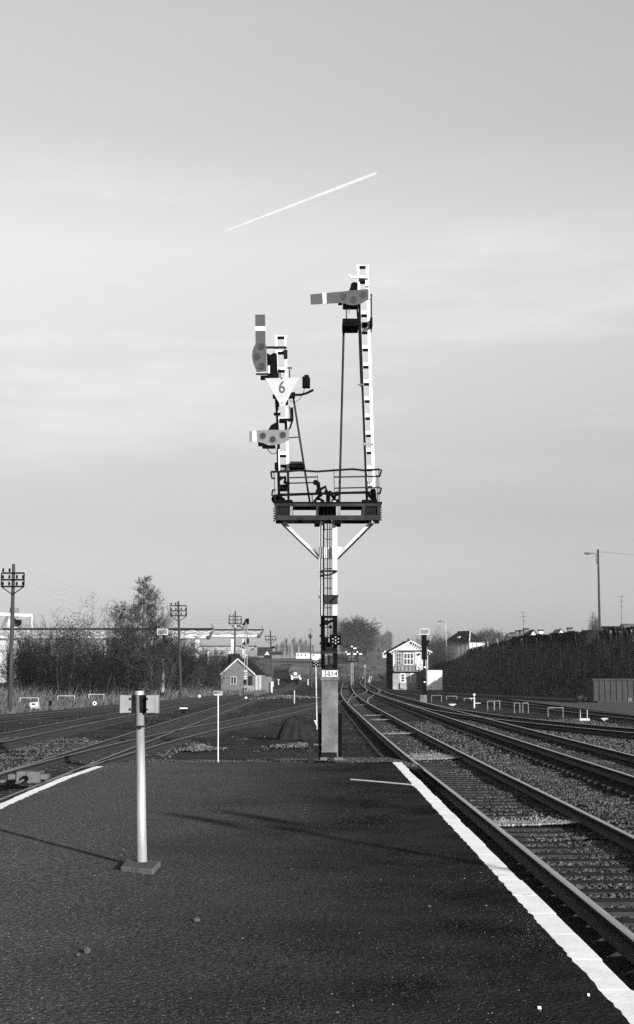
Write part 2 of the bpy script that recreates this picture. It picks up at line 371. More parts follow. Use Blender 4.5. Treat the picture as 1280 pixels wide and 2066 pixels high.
# ------------------------------------------------------------------ railway tracks
def hermite(pts, step):
    y = np.array([p[0] for p in pts], float); x = np.array([p[1] for p in pts], float)
    d = np.gradient(x, y); ys = np.arange(y[0], y[-1], step); ix = np.clip(np.searchsorted(y, ys, 'right') - 1, 0, len(y) - 2)
    h = y[ix+1] - y[ix]; t = (ys - y[ix]) / h
    xs = (2*t**3-3*t**2+1)*x[ix] + (t**3-2*t**2+t)*h*d[ix] + (-2*t**3+3*t**2)*x[ix+1] + (t**3-t**2)*h*d[ix+1]
    return ys, xs
RP = [(-0.07, -0.155), (0.07, -0.155), (0.07, -0.143), (0.010, -0.125), (0.010, -0.045), (0.036, -0.036), (0.036, -0.004), (0.030, 0.0), (-0.030, 0.0), (-0.036, -0.004), (-0.036, -0.036), (-0.010, -0.045), (-0.010, -0.125), (-0.07, -0.143)]
def sweep(xc, yc, zc, prof, top):
    n = len(xc); dx = np.gradient(xc); dy = np.gradient(yc); l = np.hypot(dx, dy); nx, ny = dy / l, -dx / l; k = len(prof)
    vv = np.zeros((n, k, 3))
    for i, (u, z) in enumerate(prof): vv[:, i, 0] = xc + nx * u; vv[:, i, 1] = yc + ny * u; vv[:, i, 2] = zc + z
    a = (np.arange(n - 1)[:, None] * k + np.arange(k)[None]); b_ = (np.arange(n - 1)[:, None] * k + (np.arange(k)[None] + 1) % k)
    f = np.stack([a, b_, b_ + k, a + k], -1).reshape(-1, 4)
    me = fast_mesh('rail', vv.reshape(-1, 3), f)
    mi = np.zeros((n - 1, k), dtype=np.int32)
    for i in top: mi[:, i] = 1
    me.polygons.foreach_set('material_index', mi.ravel())
    return me
SLEEP = MB().box((0, 0, -0.06), (2.5, 0.25, 0.12))
for s in (-0.75, 0.75): SLEEP.box((s, 0, 0.012), (0.34, 0.16, 0.024))
sleeper_me = None
OCC = []
def track(label, pts, ystart_single, yend_single, head='steel', drop=0.0, yend=None, sleepers=True, trim=(None, None)):
    global sleeper_me
    ys, xs = hermite(pts, 0.75)
    root = thing('railway_track', label, None, (float(xs[0]), float(ys[0]), 0.0)); root['kind'] = 'structure'
    dx = np.gradient(xs, ys); l = np.hypot(dx, 1)
    zc = np.array([float(zrail(a, b)) for a, b in zip(xs, ys)]) - drop
    for q, s in enumerate((-0.755, 0.755)):
        xr, yr = xs + s / l, ys - s * dx / l
        k = slice(None)
        if trim[q] is not None: k = yr > trim[q] if trim[q] > 0 else yr < -trim[q]
        me = sweep(xr[k], yr[k], zc[k], RP, (6, 7, 8)); vco = np.zeros(len(me.vertices) * 3, np.float32); me.vertices.foreach_get('co', vco)
        vco = vco.reshape(-1, 3) - np.array(ORG[root.name], np.float32); me.vertices.foreach_set('co', vco.ravel())
        link('rail', me, [M['rust'], M[head]], root, ORG[root.name])
    OCC.append((ys, xs))
    if not sleepers: return root
    far = MB(); y = float(ys[0]) + 0.3
    while y < ys[-1] - 0.4:
        x = float(np.interp(y, ys, xs)); a = -math.atan(float(np.interp(y, ys, dx))); z = float(np.interp(y, ys, zc)) - 0.18
        if ystart_single <= y <= yend_single:
            if sleeper_me is None:
                o = SLEEP.build('sleeper', M['sleeper'], root); sleeper_me = o.data
                ORG[o.name] = V((0, 0, 0))
                for vtx in o.data.vertices: vtx.co = vtx.co + ORG[root.name]
            else:
                o = bpy.data.objects.new('sleeper', sleeper_me); COL.objects.link(o); o.parent = root
            o.location = V((x + random.uniform(-.02, .02), y + random.uniform(-.03, .03), z)) - ORG[root.name]; o.rotation_euler = (0, 0, a + random.uniform(-.008, .008))
        elif y < 260:
            far.box((x, y, z - 0.06), (2.5, 0.25, 0.12), Matrix.Rotation(a, 3, 'Z'))
        y += 0.6
    if far.f:
        o = far.build('sleeper_bed', M['sleeper'], root); o['kind'] = 'stuff'
    return root
T1 = [(-6, 3.18), (10, 3.14), (23, 3.08), (30, 3.02), (50, 2.93), (70, 2.92), (100, 2.95), (140, 3.2), (215, 4.4), (330, 7.2), (430, 11)]
TA = [(8, -6.32), (25, -6.32), (40, -6.35), (60, -6.35), (85, -6.32), (120, -6.2), (160, -5.7), (200, -4.9), (235, -4.45), (280, -4.3), (330, -4.95), (380, -7.2), (440, -14)]
TB = [(27, -6.32), (36, -6.2), (45, -5.75), (58, -4.75), (72, -3.1), (90, -1.3), (107, 0.45), (130, 2.0), (150, 2.85), (172, 3.7)]
T2 = [(-6, 6.45), (20, 6.42), (50, 6.42), (80, 6.5), (120, 6.6), (170, 7.0), (240, 8.2), (330, 10.6), (430, 14.5)]
T3 = [(2, 21.5), (20, 16.6), (35, 12.9), (47, 10.35), (60, 8.25), (75, 7.05), (92, 6.6), (112, 6.58)]
T4 = [(20, 16.2), (45, 14.8), (63, 13.6), (86, 12.6), (110, 11.3), (141, 9.9), (170, 8.4), (205, 7.6)]
T5 = [(102, 19.0), (120, 16.6), (133, 14.8), (154, 12.3), (176, 9.6), (190, 8.4)]
TC = [(20, -10.9), (50, -10.9), (85, -10.8), (120, -10.2), (160, -8.7), (200, -6.8), (225, -5.6)]
TD = [(20, -20.5), (50, -18.2), (75, -16.3), (104, -14.0), (135, -12.0), (165, -9.9), (195, -7.9), (215, -6.7)]
track('main line track beside the white platform edge with pale gravel patches', T1, -6, 75)
track('second main line track beyond the gravel strip from the platform', T2, 10, 70)
track('yard track with points machine beside the bent platform edge', TA, 8, 75, 'dullsteel')
track('crossover track leaving the points machine toward the signal post', TB, 36, 75, 'dullsteel', trim=(29, 27.5))
track('track splitting off the second main line past the rail guards', T3, 25, 62, trim=(None, None))
track('siding between the white rail guards and the tarmac path', T4, 200, 201, 'dullsteel')
track('siding ending at the dark container below the bank', T5, 300, 301, 'dullsteel')
track('yard track in front of the telegraph pole row', TC, 40, 64, 'dullsteel')
track('outermost yard track along the overgrown bank', TD, 300, 301, 'dullsteel')

# diamond crossover beyond the signal between the two main lines
XO = [(108, 3.05), (124, 3.6), (140, 4.6), (156, 5.8), (172, 6.7), (186, 7.05)]
track('crossover between the two main lines short of the signal box', XO, 300, 301)

# ------------------------------------------------------------------ stones
OCT_V = np.array([(1,0,0),(-1,0,0),(0,1,0),(0,-1,0),(0,0,1),(0,0,-1)], float)
OCT_F = np.array([(0,2,4),(2,1,4),(1,3,4),(3,0,4),(2,0,5),(1,2,5),(3,1,5),(0,3,5)])
def stones(name, label, xy, zf, smin, smax, m, seed, flat=0.7, parent=None, vmin=0.35, vmax=1.9):
    r = np.random.default_rng(seed); n = len(xy)
    s = r.uniform(smin, smax, (n, 1, 1)) * r.uniform(0.6, 1.3, (n, 1, 3)); s[:, :, 2] *= flat
    v = OCT_V[None] * s * r.uniform(0.75, 1.25, (n, 6, 1)); th = r.uniform(0, 2*np.pi, n); c, s_ = np.cos(th), np.sin(th)
    tl = r.uniform(-0.5, 0.5, n); ct, st = np.cos(tl), np.sin(tl)
    y2 = v[:, :, 1] * ct[:, None] - v[:, :, 2] * st[:, None]; z2 = v[:, :, 1] * st[:, None] + v[:, :, 2] * ct[:, None]
    x = v[:, :, 0] * c[:, None] - y2 * s_[:, None]; y = v[:, :, 0] * s_[:, None] + y2 * c[:, None]
    z0 = zf(xy[:, 0], xy[:, 1])
    vv = np.stack([x + xy[:, 0:1], y + xy[:, 1:2], z2 + z0[:, None]], -1).reshape(-1, 3)
    f = (OCT_F[None] + 6 * np.arange(n)[:, None, None]).reshape(-1, 3)
    me = fast_mesh(name, vv, f); a = me.attributes.new('rnd', 'FLOAT', 'POINT')
    a.data.foreach_set('value', np.repeat(r.uniform(vmin, vmax, n), 6).astype(np.float32))
    return tag(link(name, me, m, parent), label, kind='stuff')
def scatter(n, x0, x1, y0, y1, seed, p=1.0):
    r = np.random.default_rng(seed)
    return np.stack([r.uniform(x0, x1, n), y0 + (y1 - y0) * r.uniform(0, 1, n) ** p], -1)
def off_rails(xy, keep_sleepers=0.25):
    ok = np.ones(len(xy), bool); r = np.random.default_rng(9)
    for ysr, xsr in OCC:
        d = np.abs(xy[:, 0] - np.interp(xy[:, 1], ysr, xsr, left=1e6, right=1e6))
        ok &= ~((d > 0.66) & (d < 0.86))
        ph = ((xy[:, 1] - ysr[0] - 0.3 + 0.3) % 0.6) - 0.3
        ok &= ~((d < 1.28) & (np.abs(ph) < 0.13) & (r.uniform(0, 1, len(xy)) > keep_sleepers))
    return xy[ok]
def zstone(x, y): return zg(x, y) - 0.012 + 0.03 * noise2(x, y, 1.3, 1)
b1 = off_rails(scatter(100000, 2.25, 9.0, 8.5, 36, 11, 1.35), 0.03)
stones('ballast', 'loose dark ballast stones around the main line rails', b1, zstone, 0.014, 0.036, M['ballast'], 5)
b2 = off_rails(scatter(16000, 1.75, 12, 36, 66, 12, 1.2), 0.15)
stones('ballast', 'coarse ballast farther along the main line', b2, zstone, 0.03, 0.06, M['ballast'], 6)
b3 = off_rails(scatter(16000, -13, -4.2, 22, 55, 13, 1.1), 0.15)
stones('ballast', 'sparse ballast round the points machine track', b3, zstone, 0.02, 0.05, M['ballast'], 7)
b4 = scatter(12000, -4.4, 1.9, PL_END + 0.5, 39.5, 14)
stones('gravel', 'grey gravel scattered on the ramp behind the platform', b4, lambda x, y: zramp(x, y) + 0.005, 0.012, 0.035, M['ballast'], 8, vmin=0.4, vmax=1.6)
# pale gravel heaped across the track bed in a few places
for k, (px0, px1, py, dl, n) in enumerate(((1005, 1150, 1665, 0.9, 1900), (845, 925, 1532, 2.6, 3600), (782, 835, 1481, 1.5, 1500), (756, 795, 1453, 1.6, 1100), (744, 775, 1444, 1.5, 800), (722, 745, 1423, 2.0, 700))):
    p0, p1 = gnd(px0, py, -0.50), gnd(px1, py, -0.50); r = np.random.default_rng(40 + k); t = r.uniform(0, 1, n); q = r.exponential(0.33, n)
    xy = np.stack([p0.x + (p1.x - p0.x) * t + r.normal(0, .10, n), p0.y + (p1.y - p0.y) * t + q * dl], -1)
    stones('pale_gravel', 'pale gravel spilled between the main line rails', xy, lambda x, y, y0=p0.y, d=dl: zg(x, y) + 0.012 + 0.03 * np.clip(1 - (y - y0) / d, 0, 1), 0.014, 0.034, M['palestone'], 60 + k, vmin=0.5, vmax=1.3)
g1 = scatter(100000, -4.2, 1.45, 6.2, PL_END - 0.05, 15, 1.5); ok = (g1[:, 0] < redge(g1[:, 1]) - 0.18) & (g1[:, 0] > ledge(g1[:, 1]) + 0.16); g1 = g1[ok]
stones('grit', 'fine chippings bound into the platform surface', g1, lambda x, y: ptop(x, y) - 0.001, 0.0025, 0.0075, M['chip'], 16, vmin=0.35, vmax=1.9)
g3 = scatter(700, -4.2, 1.35, 6.2, PL_END - 0.1, 19, 1.5); g3 = g3[(g3[:, 0] < redge(g3[:, 1]) - 0.22) & (g3[:, 0] > ledge(g3[:, 1]) + 0.2)]
stones('grit', 'loose pale grit lying on the platform', g3, ptop, 0.003, 0.008, M['grit'], 20, vmin=0.8, vmax=3.0)
g2 = np.random.default_rng(17).normal(0, 1, (900, 2)) * np.array([0.6, 0.8]) + np.array([-1.3, 11.7]); g2 = g2[g2[:, 1] > 9]
stones('grit', 'loose chippings gathered round the foot of the steel post', g2, ptop, 0.003, 0.009, M['grit'], 18, vmin=0.1, vmax=0.7)

# single stones on the platform
def rock(px, py, sx, sy, sz, seed, label, m='stone'):
    p = gnd(px, py, 0.005); r = np.random.default_rng(seed); b = MB(); b.ball((0, 0, 0), 1, 9, 6)
    b.v = [V((q.x * sx, q.y * sy, q.z * sz)) * float(r.uniform(0.8, 1.15)) + V((p.x, p.y, sz * 0.55)) for q in b.v]
    tag(b.build('stone', M[m], loc=(p.x, p.y, 0)), label, 'stone')
rock(398, 1858, 0.028, 0.03, 0.018, 1, 'pale pointed stone lying alone on the open asphalt')
rock(176, 1920, 0.022, 0.02, 0.020, 2, 'lumpy grey stone, the larger of two close together on asphalt')
rock(158, 1926, 0.012, 0.012, 0.009, 3, 'small pale pebble close beside a lumpy grey stone')
rock(217, 1674, 0.055, 0.10, 0.010, 4, 'flat pale flake of stone behind the steel post shadow')
rock(866, 1829, 0.014, 0.013, 0.010, 5, 'bright pebble standing alone near the white platform edge')
rock(555, 1767, 0.016, 0.016, 0.010, 6, 'dark clod on the asphalt beyond the middle of the platform', 'timber')
for px, py, wd, lb in ((1188, 2008, 0.010, 'small upright white paper scrap near the white platform edge'), (1089, 2034, 0.016, 'white paper scrap lying flat on dark asphalt')):
    p = gnd(px, py, 0.01); b = MB(); b.box((p.x, p.y, 0.012), (wd, 0.016, 0.002), Matrix.Rotation(R(35), 3, 'X'))
    tag(b.build('paper_scrap', M['paper'], loc=(p.x, p.y, 0)), lb, 'litter')
# white strip lying across the platform
p, q = gnd(708, 1573, 0.015), gnd(834, 1584, 0.015)
b = MB(); mid = (p + q) / 2; b.tube([p, p.lerp(q, .35) + V((0, 0, .002)), p.lerp(q, .7), q], 0.014, 8)
tag(b.build('white_rod', M['whiteclean'], loc=(mid.x, mid.y, 0)), 'thin white rod lying across the asphalt by the platform edge', 'rod')

# ------------------------------------------------------------------ lettering
def lettering(txt, size, m, parent, origin, depth=0.004, bold=0.0, sx=1.0):
    """upright text facing -Y, centred at origin"""
    cu = bpy.data.curves.new('lettering', 'FONT'); cu.body = txt; cu.size = size; cu.align_x = 'CENTER'; cu.align_y = 'CENTER'
    cu.extrude = depth; cu.offset = bold
    o = bpy.data.objects.new('lettering_curve', cu); COL.objects.link(o); dg = bpy.context.evaluated_depsgraph_get()
    me = bpy.data.meshes.new_from_object(o.evaluated_get(dg)); bpy.data.objects.remove(o); bpy.data.curves.remove(cu)
    org = ORG[parent.name]
    for v in me.vertices:
        x, y, z = v.co; v.co = V((x * sx, -z, y)) + V(origin) - org
    me.update()
    while len(me.materials): me.materials.pop()
    return link('lettering', me, m, parent, org)

# ------------------------------------------------------------------ steel post with two loudspeaker boxes
base = gnd(288, 1752, 0.0); YB = base.y
def Bp(px, py, d=0.0): return at(px, py, YB + d)
post = thing('loudspeaker_post', 'galvanised steel post with two box loudspeakers on a concrete foot', 'post', base)
b = MB(); foot, head = Bp(288, 1752), Bp(281.5, 1396); foot.z = -0.05
b.tube([foot, head], [0.040, 0.0375], 28); b.build('post_tube', M['galv'], post, smooth=False)
for o in bpy.data.objects:
    if o.name == 'post_tube':
        for p_ in o.data.polygons: p_.use_smooth = len(p_.vertices) == 4
b = MB(); c = Bp(281.4, 1399); b.tube([c + V((0, 0, -0.012)), c + V((0, 0, 0.02))], 0.0415, 24); b.build('cap', M['galv'], post)
b = MB(); pts = [gnd(243, 1761, 0.0), gnd(309, 1768, 0.0), gnd(325, 1750, 0.0), gnd(255, 1747, 0.0)]
b.prism([V((p.x, p.y, -0.08)) for p in pts], (0, 0, 0.135)); ft = b.build('concrete_foot', M['slab'], post, bevel=0.012)
for sgn, x0, x1, xb, nm in ((-1, 247.5, 266, 273, 'left'), (1, 298, 318, 291, 'right')):
    p0, p1 = Bp(x0, 1402.5), Bp(x1, 1438); xm = (p0.x + p1.x) / 2; zm = (p0.z + p1.z) / 2; wd = p1.x - p0.x; hh = p0.z - p1.z
    dy = -0.035 if sgn > 0 else 0.0
    b = MB(); b.box((xm, YB + dy, zm), (wd, 0.11, hh)); bx = b.build('loudspeaker_box', M['boxpaint'], post, bevel=0.004)
    # lid, seam and hinges
    lx = xm + sgn * wd * 0.5; b = MB(); b.box((lx + sgn * 0.002, YB + dy, zm), (wd * 0.30, 0.118, hh * 1.03)); b.build('lid', M['boxpaint'], bx, bevel=0.003)
    for dz in (-0.3, 0.3):
        b = MB(); b.box((xm - sgn * wd * 0.42, YB + dy - 0.058, zm + dz * hh), (0.014, 0.014, 0.018)); b.build('hinge', M['iron'], bx)
    xi = xm - sgn * wd * 0.5; xc = Bp(281.5, 1420).x
    b = MB(); b.box(((xi + xc) / 2, YB + dy * 0.5 + 0.005, zm), (abs(xi - xc), 0.05, hh * 1.02)); b.build('mounting_bracket', M['iron'], post, bevel=0.003)
    q0 = V((xm, YB + dy, zm - hh / 2)); q3 = Bp(284, 1466, -0.045)
    mids = [q0 + (q3 - q0) * t + V((sgn * 0.02 * math.sin(math.pi * t), -0.01, -0.030 * math.sin(math.pi * t))) for t in (0.2, 0.4, 0.6, 0.8)]
    b = MB(); b.tube([q0] + mids + [q3 + V((0, 0.01, 0))], 0.006, 6); b.build('cable', M['cable'], post)
b = MB(); c = Bp(283.5, 1467); b.tube([c + V((0, -0.055, 0)), c + V((0, -0.02, 0))], 0.017, 12); b.build('cable_gland', M['iron'], post)

# ------------------------------------------------------------------ the bracket signal
SY = 28.0
def S(px, py, d=0.0): return at(px, py, SY + d)
PX = SY / F
def sz(n): return n * PX * 1.005
sig0 = S(664, 1530); sig0.z = -0.03
sig = thing('bracket_signal', 'tall bracket semaphore signal with two white masts and three arms on a concrete base', 'signal', sig0)
def part(name, b, m, parent=None, bevel=0.0, smooth=False): return b.build(name, M[m], parent or sig, bevel=bevel, smooth=smooth)
def rect(b, x0, x1, y0, y1, d0, d1):
    """a box from pixel bounds between the depths d0 and d1"""
    a, c = S((x0 + x1) / 2, y0), S((x0 + x1) / 2, y1); l, r = S(x0, (y0 + y1) / 2), S(x1, (y0 + y1) / 2)
    b.box(((l.x + r.x) / 2, SY + (d0 + d1) / 2, (a.z + c.z) / 2), (r.x - l.x, d1 - d0, a.z - c.z)); return b
# concrete base with its steel channels
b = MB(); rect(b, 649, 682, 1372, 1526, -0.17, 0.17); part('concrete_base', b, 'concrete', bevel=0.01)
b = MB(); rect(b, 646.5, 684.5, 1365.5, 1373, -0.19, 0.19); part('base_cap', b, 'concrete', bevel=0.012)
for x0, x1 in ((642.5, 648.4), (682.6, 689.5)):
    b = MB(); rect(b, x0, x1, 1440, 1532, -0.10, 0.16); part('base_channel', b, 'black')
b = MB(); rect(b, 651, 680, 1517, 1527, -0.20, -0.172); part('clamp', b, 'iron')
for x0, x1 in ((646, 660), (674, 692)):
    b = MB(); rect(b, x0, x1, 1526.5, 1533, -0.26, 0.2); part('footing', b, 'slab', bevel=0.01)
# number plate
b = MB(); rect(b, 650, 682, 1352.5, 1366, -0.15, -0.14); plate = part('number_plate', b, 'faceplate')
b = MB(); rect(b, 656.2, 657.4, 1352.3, 1366.2, -0.155, -0.15); part('divider', b, 'black', plate)
lettering('-0,1-4', sz(12.5), M['black'], plate, S(669.8, 1359.5, -0.153), 0.002, 0.0012, 0.74)
# two-channel column
for x0, x1, yy0, yy1, m, nm in ((645.5, 653.5, 1052, 1242, 'white', 'column_channel'), (671.5, 680.5, 1052, 1242, 'white', 'column_channel'), (649.0, 656.0, 1242, 1350, 'black', 'column_foot'), (672.0, 681.0, 1242, 1350, 'black', 'column_foot')):
    b = MB(); xm = (x0 + x1) / 2
    rect(b, x0, x1, yy0, yy1, 0.05, 0.062); rect(b, x0, x0 + 1.1, yy0, yy1, -0.05, 0.05); rect(b, x1 - 1.1, x1, yy0, yy1, -0.05, 0.05)
    rect(b, x0 + 1.1, x1 - 1.1, yy0, yy1, -0.052, -0.042)
    part(nm, b, m)
# ladder between the channels
for x in (655.2, 670.2):
    b = MB(); b.bar(S(x, 1040, 0.09), S(x, 1350, 0.09), 0.012, 0.03); part('ladder_stile', b, 'dirtywhite')
for k in range(15):
    y = 1068 + k * 19.8
    b = MB(); b.tube([S(654.5, y, 0.09), S(671, y, 0.09)], 0.009, 6); part('ladder_rung', b, 'black')
# signal rods up the column
for x0, x1, y0, y1, r, d in ((648.6, 648.0, 1060, 1345, 0.008, -0.075), (653.4, 653.2, 1025, 1350, 0.010, -0.075), (660.6, 662.0, 990, 1330, 0.009, -0.07), (665.8, 666.6, 1000, 1310, 0.009, -0.07)):
    b = MB(); b.tube([S(x0, y0, d), S((x0 + x1) / 2, (y0 + y1) / 2, d), S(x1, y1, d)], r, 6); part('signal_rod', b, 'black')
# cross stays and boxes on the column
b = MB(); rect(b, 647, 680, 1151, 1154.5, -0.13, -0.09); b.bar(S(680.5, 1153, -0.11), S(665, 1160, -0.11), 0.03); b.bar(S(647, 1160, -0.11), S(665, 1160.5, -0.11), 0.03); part('rod_guide', b, 'iron')
b = MB(); rect(b, 654, 681.5, 1200.5, 1219, -0.10, 0.03); hood = part('lever_box', b, 'grimyiron', bevel=0.006)
b = MB(); b.prism([S(681, 1200.5, -0.11), S(683.5, 1201, -0.11), S(681.5, 1207, -0.11)], (0, 0.1, 0)); b.bar(S(667, 1214, -0.115), S(678, 1204, -0.115), 0.05, 0.02); part('lever', b, 'black', hood)
b = MB(); rect(b, 643.5, 647.5, 1201.5, 1208, -0.04, 0.04); part('junction_box', b, 'black')
b = MB(); rect(b, 649, 681, 1243, 1247.5, -0.12, -0.06); part('crossbar', b, 'black')
b = MB(); b.tube([S(659, 1256, -0.11), S(659, 1256, 0.03)], sz(5.5), 14); b.bar(S(662, 1256, -0.08), S(679, 1249, -0.08), 0.05, 0.05); rect(b, 664, 670, 1262, 1268, -0.1, 0.0); part('balance_lever', b, 'black')
b = MB(); rect(b, 655.5, 662, 1287, 1316, -0.08, 0.04); rect(b, 662, 670, 1296, 1318, -0.06, 0.03); part('equipment_case', b, 'black', bevel=0.004)
b = MB(); rect(b, 656, 672, 1305, 1318, -0.12, -0.06); part('wire_case', b, 'iron')
b = MB(); rect(b, 650, 681, 1314, 1319, -0.13, -0.07); part('crossbar', b, 'grimyiron')
b = MB(); rect(b, 656, 676, 1341, 1351, -0.11, 0.0); rect(b, 662, 667, 1322, 1341, -0.08, 0.0); part('pulley_frame', b, 'iron')
b = MB(); b.bar(S(673, 1341, -0.12), S(679.5, 1349.5, -0.12), 0.03); part('brace', b, 'black')
for yb in (1190, 1262, 1283, 1298):
    b = MB(); rect(b, 645, 647.5, yb - 2, yb + 2, -0.03, 0.03); part('bolt', b, 'black')
# dotted board
b = MB(); rect(b, 666.5, 688, 1281, 1302, -0.19, -0.17); db = part('dotted_board', b, 'black')
for x, y in ((672, 1289), (677.5, 1291.8), (683, 1288.7), (672, 1295), (677.5, 1298), (683, 1295.3), (677.5, 1285.5)):
    b = MB(); c = S(x, y, -0.192); b.tube([c, c + V((0, -0.006, 0))], sz(1.25), 10); part('reflector', b, 'galv', db)
# gussets, struts and head frame
b = MB(); rect(b, 645.5, 652, 1103, 1126, -0.075, -0.056); b.prism([S(646, 1103, -0.06), S(646, 1124, -0.06), S(633.5, 1105, -0.06)], (0, 0.03, 0)); part('gusset_plate', b, 'dirtywhite')
b = MB(); rect(b, 652, 671, 1104, 1125, 0.064, 0.075); part('gusset_plate', b, 'white')
b = MB(); rect(b, 671, 680.5, 1103, 1126, -0.075, -0.056); b.prism([S(680.5, 1103, -0.06), S(692, 1104, -0.06), S(680.5, 1124, -0.06)], (0, 0.03, 0))
gus = part('gusset_plate', b, 'white')
b = MB()
for y in (1106, 1114, 1122):
    for x in (674, 650.5): c = S(x, y, -0.076); b.tube([c, c + V((0, -0.006, 0))], 0.008, 6)
part('rivets', b, 'iron', gus)['kind'] = 'stuff'
for (x0, y0, x1, y1) in ((571, 1054, 643, 1124), (753, 1052, 682, 1124)):
    sgn = 1 if x0 < x1 else -1
    b = MB(); b.bar(S(x0, y0), S(x1, y1), 0.085, 0.02, up=(0, 1, 0)); st = part('strut', b, 'faded')
    b = MB(); b.bar(S(x0 - sgn * 1, y0 + 4, 0), S(x1 - sgn * 0.5, y1 + 4, 0), 0.02, 0.13, up=(0, 1, 0)); part('strut_flange', b, 'black', st)
# head frame: two ladders of channel, front and back
for d, m in ((-0.30, 'grimyiron'), (0.30, 'black')):
    for (xa, xb, ya, yb) in ((556, 768, 1019.5, 1025.5), (556, 767, 1043.5, 1053)):
        b = MB(); rect(b, xa, xb, ya, yb, d - 0.03, d + 0.03); part('platform_beam', b, m)
    for (xa, xb) in ((556.5, 562), (586, 591.5), (638, 643), (678, 687), (730, 736), (760, 766.5)):
        b = MB(); rect(b, xa, xb, 1025.5, 1043.5, d - 0.025, d + 0.025); part('web_plate', b, 'dirtywhite' if (d < 0 and 587 < (xa + xb) / 2 < 684 and not 630 < (xa+xb)/2 < 650) else m)
for (xa, xb) in ((562, 586), (736, 760)):
    b = MB(); rect(b, xa, xb, 1026, 1043, -0.28, 0.28); part('mast_socket', b, 'iron')
b = MB(); rect(b, 643, 678, 1021, 1054, 0.12, 0.24); part('column_head', b, 'black')
for x0, x1 in ((634.5, 646), (676, 688)): b = MB(); rect(b, x0, x1, 1050, 1060, -0.28, 0.28); part('bearing_block', b, 'black')
b = MB(); rect(b, 554, 770, 1016.5, 1019.4, -0.34, 0.34); part('walkway', b, 'black')
for x, yy_ in ((553.6, range(1026, 1052, 5)), (768.6, range(1024, 1050, 5))):
    b = MB()
    for y in yy_: b.box(S(x, y, -0.2), (0.03, 0.05, 0.025))
    part('bolt_row', b, 'black')['kind'] = 'stuff'
for xa, xb in ((556, 591), (730, 761)):
    b = MB(); rect(b, xa, xb, 1011, 1017, -0.22, 0.22); part('mast_shoe', b, 'black')
# masts: two stiles with batten plates
def mast(xl0, xr0, y0, xl1, xr1, y1, ws, steps, dark_from):
    n = 2
    def X(a, c, y): return a + (c - a) * (y - y0) / (y1 - y0)
    for (a, c, sg) in ((xl0, xl1, 1), (xr0, xr1, -1)):
        for (ya, yb, m) in ((y0, dark_from, 'whiteclean'), (dark_from, y1, 'black')):
            b = MB(); b.bar(S(X(a, c, ya), ya, -0.05), S(X(a, c, yb), yb, -0.05), sz(ws), 0.012, up=(0, 1, 0))
            b.bar(S(X(a, c, ya) + sg * -(ws / 2 - 0.6), ya, 0.0), S(X(a, c, yb) + sg * -(ws / 2 - 0.6), yb, 0.0), 0.012, 0.10, up=(0, 1, 0))
            part('mast_stile', b, m)
    for y, h, m in steps:
        b = MB(); a, c = X(xl0, xl1, y) + ws / 2, X(xr0, xr1, y) - ws / 2
        rect(b, a, c, y, y + h, -0.045, 0.052); o = part('batten', b, m)
        b = MB(); rect(b, a, c, y + h, y + h + 4.2, -0.03, 0.04); part('batten_underside', b, 'black', o)
mast(722.5, 740.7, 534, 741, 755.5, 1012, 5.2, [(536, 1.5, 'whiteclean'), (566, 2, 'whiteclean')] + [(628 + k * 34.6, 7.0, 'whiteclean') for k in range(11)] , 985)
mast(557.5, 576.3, 677, 564.0, 582.5, 1012, 4.6, [(678, 1.5, 'whiteclean'), (708, 2.5, 'whiteclean'), (742, 5, 'whiteclean'), (843, 6, 'whiteclean'), (911, 7, 'whiteclean'), (944, 5, 'dirtywhite'), (978, 9, 'black')], 950)
# stay rods
for (x0, y0, x1, y1, r) in ((694, 664, 685, 1017, 0.022), (592, 800, 626, 1017, 0.02)):
    b = MB(); b.tube([S(x0, y0, 0.1), S(x1, y1, 0.28)], r, 8); part('stay_rod', b, 'grimyiron')
b = MB(); b.tube([S(726, 612, -0.08), S(737, 900, -0.09), S(741, 1012, -0.09)], 0.018, 8); part('signal_rod', b, 'iron')
b = MB(); b.tube([S(723, 630, -0.08), S(728.5, 780, -0.08)], 0.011, 6); part('signal_rod', b, 'black')
b = MB(); b.tube([S(560, 905, -0.08), S(562.5, 1010, -0.08)], 0.016, 8); part('signal_rod', b, 'black')
b = MB(); b.tube([S(557, 800, -0.08), S(560, 850, -0.08), S(563, 905, -0.08)], 0.024, 8); rect(b, 553, 566.5, 834.5, 839.5, -0.11, -0.05); rect(b, 556, 564, 810, 822, -0.12, -0.05); part('spindle', b, 'black')
b = MB(); b.tube([S(749.5, 596, -0.02), S(749.8, 650, -0.02)], 0.012, 6); b.ball(S(749.6, 595, -0.02), 0.02); b.bar(S(744, 605, -0.02), S(750, 604, -0.02), 0.015); part('lamp_hoist_rod', b, 'black')
for y in (776, 896):
    b = MB(); b.bar(S(722 if y < 800 else 730, y, -0.09), S(733 if y < 800 else 754, y, -0.09), 0.025); b.tube([S(727.5 if y < 800 else 736, y, -0.13), S(727.5 if y < 800 else 736, y, -0.05)], 0.022, 8); part('rod_clip', b, 'dirtywhite')
